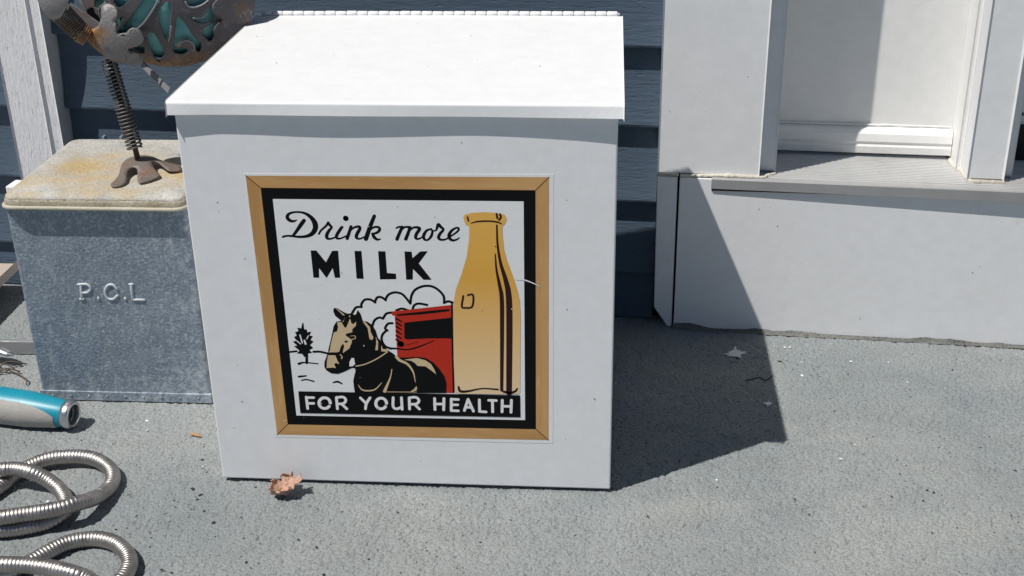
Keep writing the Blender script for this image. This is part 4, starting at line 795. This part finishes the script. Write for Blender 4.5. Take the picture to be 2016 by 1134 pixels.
# ---------------------------------------------------------------- hose nozzle
noz = empty("hose_nozzle", (NOZ["end"][0], NOZ["end"][1], 0))
tag(noz, "teal and grey hose nozzle with a silver threaded end lying on the deck", "nozzle")
ne = Vector(NOZ["end"]) - Vector((NOZ["end"][0], NOZ["end"][1], 0)); nd = (Vector(NOZ["end"]) - Vector(NOZ["start"])).normalized()
ns = nd.cross(Vector((0, 0, 1))).normalized(); nu = ns.cross(nd).normalized()
def nring(s, r, ang, fl=1.0): return ne - nd * s + ns * (r * math.cos(ang)) + nu * (r * fl * math.sin(ang))
def nlathe(name, prof, mat, keep=None, off=0.0, n=180, m_=1, smooth=True):
    vs_ = []; fs_ = []
    for s, r in prof:
        for j in range(n): vs_.append(nring(s, r + off, 2 * math.pi * j / n))
    for i in range(len(prof) - 1):
        for j in range(n):
            if keep and not keep((prof[i][0] + prof[i + 1][0]) / 2, 2 * math.pi * (j + .5) / n): continue
            a = i * n + j; b_ = i * n + (j + 1) % n; fs_.append((a, a + n, b_ + n, b_))
    return mesh_obj(name, vs_, fs_, mat, noz, smooth)
bodyp = [(.0095 + .19 * i / 270, .0146 + .0048 * min(1, (i / 66)) ** .8 + .0012 * math.sin(i / 90)) for i in range(271)]
nlathe("handle", bodyp, M_TEALPL)
def gripkeep(s, a):
    # the grip wraps the side towards the deck and the viewer; its end is rounded
    a = (math.degrees(a) + 360) % 360          # 0 = +ns side (viewer), 90 = up
    lo = .0175 + .010 * max(0, (20 - abs(((a + 50 + 180) % 360) - 180 + 0)) / 60)
    up = 52 - 44 * math.exp(-((s - .014) / .016)) if s > .014 else -90
    d = ((a + 180) % 360) - 180
    return s > .0165 and -150 < d < up
nlathe("grip", bodyp, M_GRIP, gripkeep, .0006)
nlathe("threaded_end", [(.0100, .0150), (.0098, .0157), (.0060, .0160), (.0020, .0158), (.0004, .0150), (0.0, .0140), (0.0, .0118), (.0012, .0112), (.0030, .0116), (.0042, .0110), (.0058, .0116), (.0072, .0110), (.0095, .0108), (.0095, .0)], M_CHROME)
nlathe("bore", [(.0078, .0103), (.0080, .0)], M_DARK)

# ---------------------------------------------------------------- things at the left edge
tray = empty("tan_step", (-.85, .34, 0))
tag(tray, "tan plastic step with a grooved top at the left edge beside the wall", "step")
bevel(extrude_x("top", [(-.20, .031), (-.20, .0395), (.112, .0395), (.112, .031)], -.35, .235, M_TAN, tray), .0025, 3)
bevel(extrude_x("raised_panel", [(-.18, .036), (-.18, .0420), (.092, .0420), (.092, .036)], -.33, .213, M_TAN, tray), .0015, 2)
for x in (-.3, .16):
    for y_ in (-.16, .05): box("foot", x, x + .03, y_, y_ + .03, .0005, .0312, M_TAN, tray, .002)
rail = empty("metal_channel", (-.60, .26, 0))
tag(rail, "low grey aluminium channel on the deck behind the nozzle", "channel")
extrude_x("channel", [(.012, .0005), (.012, .0160), (.008, .0168), (.0055, .0160), (.0030, .0020), (.0030, .0005)], -.16, .118, M_ALU, rail)
lever = empty("silver_lever", (-.56, .235, 0))
tag(lever, "short rounded silver lever lying across the aluminium channel", "lever")
sweep("arm", [Vector((-.10, .012, .020)), Vector((-.02, .010, .020)), Vector((.012, .006, .018)), Vector((.026, .001, .0155)), Vector((.033, -.002, .0148))], [.0075, .0078, .0075, .0055, .002], 16, M_CHROME, lever, flat=.6)

# dry stalks and leaves gathered by the nozzle
for i in range(7):
    x0 = -.545 + rng.uniform(-.02, .03); y0 = .205 + rng.uniform(-.02, .02)
    a = rng.uniform(0, 6.28); L = rng.uniform(.02, .05)
    pts = [Vector((x0 + math.cos(a) * L * t + .004 * math.sin(5 * t + i), y0 + math.sin(a) * L * t, .0015 + .008 * math.sin(math.pi * t) * rng.random())) for t in (0, .25, .5, .75, 1)]
    o = sweep("dry_stalk", catmull(pts, 3), .0008 + .0006 * rng.random(), 6, M_TWIG)
    tag(o, "thin dry stalk in the tangle behind the nozzle", "stalk", "dry stalks behind the nozzle")

# ---------------------------------------------------------------- crumpled leaf, chips, splats, crumbs
def crumple(name, loc, size, mat, seed):
    r_ = random.Random(seed); N = 44; vs_ = []; fs_ = []; idx = {}
    folds = [(Vector((math.cos(a), math.sin(a))), r_.uniform(-.5, .5), r_.uniform(.35, .95)) for a in [r_.uniform(0, 6.28) for _ in range(14)]]
    for i in range(N + 1):
        for j in range(N + 1):
            u_ = i / N * 2 - 1; v_ = j / N * 2 - 1; q = Vector((u_, v_)); an_ = math.atan2(v_, u_); rr_ = q.length
            lim = .80 + .10 * math.sin(an_ * 5 + seed) + .08 * math.sin(an_ * 9 + 1) + .05 * math.sin(an_ * 17)
            if rr_ > lim: continue
            z = 0
            for d, o_, k_ in folds: z += k_ * abs(q.dot(d) - o_) * .36
            z += .34 * mnoise.noise(Vector((u_ * 3.2, v_ * 3.2, seed))) + .12 * mnoise.noise(Vector((u_ * 8, v_ * 8, seed)))
            sh = .92 - .30 * rr_ ** 2
            idx[(i, j)] = len(vs_)
            vs_.append(Vector((u_ * sh + .20 * mnoise.noise(Vector((u_ * 3, v_ * 3, seed + 5))), v_ * sh * .80 + .20 * mnoise.noise(Vector((u_ * 3, v_ * 3, seed + 9))), z)))
    mz = min(q.z for q in vs_)
    for q in vs_: q.z -= mz
    for i in range(N):
        for j in range(N):
            kk = [(i, j), (i + 1, j), (i + 1, j + 1), (i, j + 1)]
            if all(k_ in idx for k_ in kk): fs_.append([idx[k_] for k_ in kk])
    o = mesh_obj(name, [(q.x * size, q.y * size, q.z * size * .40 + .0006) for q in vs_], fs_, mat, None, True)
    o.location = loc; s_ = o.modifiers.new("thick", "SOLIDIFY"); s_.thickness = .0004
    return o
lf = crumple("dry_leaf", (LEAF[0], LEAF[1] + .001, 0), .0275, M_LEAF, 3)
lf.rotation_euler = (0, 0, .5)
tag(lf, "crumpled dry brown leaf lying against the foot of the white box", "leaf")
ca, cb = Vector(CHIP[0]), Vector(CHIP[1])
ch = sweep("wood_chip", [ca + Vector((0, 0, .0018)), ca.lerp(cb, .3) + Vector((0, .0006, .0022)), ca.lerp(cb, .7) + Vector((0, -.0004, .0018)), cb + Vector((0, 0, .0012))], [.0007, .0019, .0017, .0005], 7, M_WOOD, None, True, False, .7)
tag(ch, "small orange wood splinter on the deck beside the white box", "splinter")
def splat(loc, size, seed):
    r_ = random.Random(seed); pts = []; n = 46
    spk_ = [(r_.uniform(0, 6.28), r_.uniform(.2, .95), r_.uniform(.08, .22)) for _ in range(9)]
    for i in range(n * 3):
        a = 2 * math.pi * i / (n * 3); r = .58 + .22 * mnoise.noise(Vector((math.cos(a) * 2, math.sin(a) * 2, seed)))
        for b_, L, w in spk_:
            d = abs(((a - b_ + math.pi) % (2 * math.pi)) - math.pi); r += L * math.exp(-(d / w) ** 2) * .55
        pts.append((loc[0] + size * r * math.cos(a), loc[1] + size * .95 * r * math.sin(a)))
    n = len(pts); vs_ = [(loc[0], loc[1], .0012)] + [(x, y_, .0009) for x, y_ in pts] + [(x, y_, 0.0) for x, y_ in pts]
    fs_ = [(0, 1 + i, 1 + (i + 1) % n) for i in range(n)] + [(1 + i, 1 + n + i, 1 + n + (i + 1) % n, 1 + (i + 1) % n) for i in range(n)]
    return mesh_obj("paint_splat", vs_, fs_, M_BITS, deck)
splat(SPLAT[0], .0135, 3); splat(SPLAT[1], .0058, 8)
def crumb_mesh(bm, loc, s, r_):
    res = bmesh.ops.create_icosphere(bm, subdivisions=1, radius=1.0)
    sx, sy, sz = s * r_.uniform(.8, 2.0), s * r_.uniform(.6, 1.2), s * r_.uniform(.3, .6); a = r_.uniform(0, 3.14)
    for v in res["verts"]:
        q = v.co * r_.uniform(.75, 1.2); q = Vector((q.x * sx, q.y * sy, q.z * sz))
        v.co = Vector((loc[0] + q.x * math.cos(a) - q.y * math.sin(a), loc[1] + q.x * math.sin(a) + q.y * math.cos(a), q.z + sz * .7))
def crumb(name, loc, s, mat, seed):
    bm = bmesh.new(); crumb_mesh(bm, (0, 0, 0), s, random.Random(seed))
    me = bpy.data.meshes.new(name); bm.to_mesh(me); bm.free(); me.materials.append(mat)
    o = bpy.data.objects.new(name, me); COL.objects.link(o); o.location = loc; return o
for i, q in enumerate(WHITE):
    o = crumb("paint_flake", q, rng.uniform(.0009, .0019), M_BITS, i + 50); o.parent = deck
for i, q in enumerate(DARK):
    o = crumb("soil_crumb", q, rng.uniform(.0007, .0017), M_SOIL, i); o.parent = deck
bm = bmesh.new()
r_ = random.Random(21)
for i in range(420):
    x = r_.uniform(-.62, .75); y_ = r_.uniform(-.28, .36)
    if -.205 < x < .205 and y_ > -.004: continue
    if x < -.25 and y_ > .15: continue
    if x > .28 and y_ > .30: continue
    crumb_mesh(bm, (x, y_, 0), r_.uniform(.0003, .0010), r_)
me = bpy.data.meshes.new("fine_grit"); bm.to_mesh(me); bm.free(); me.materials.append(M_SOIL)
o = bpy.data.objects.new("fine_grit", me); COL.objects.link(o); tag(o, "fine dark grit scattered over the deck", "grit", kind="stuff")
ta, tb = Vector(TWIG[0]), Vector(TWIG[1])
o = sweep("twig", [ta + Vector((0, 0, .001)), ta.lerp(tb, .5) + Vector((.0006, 0, .0015)), tb + Vector((0, 0, .001))], [.0005, .0007, .0004], 6, M_CAULK)
tag(o, "short pale straw in the shadow of the white box", "straw")
cp = catmull([Vector(q) + Vector((0, 0, .0005)) for q in CRACK], 5)
o = sweep("dark_fibre", cp, .0006, 6, M_SOIL)
tag(o, "dark curled fibre on the deck at the edge of the box shadow", "fibre")
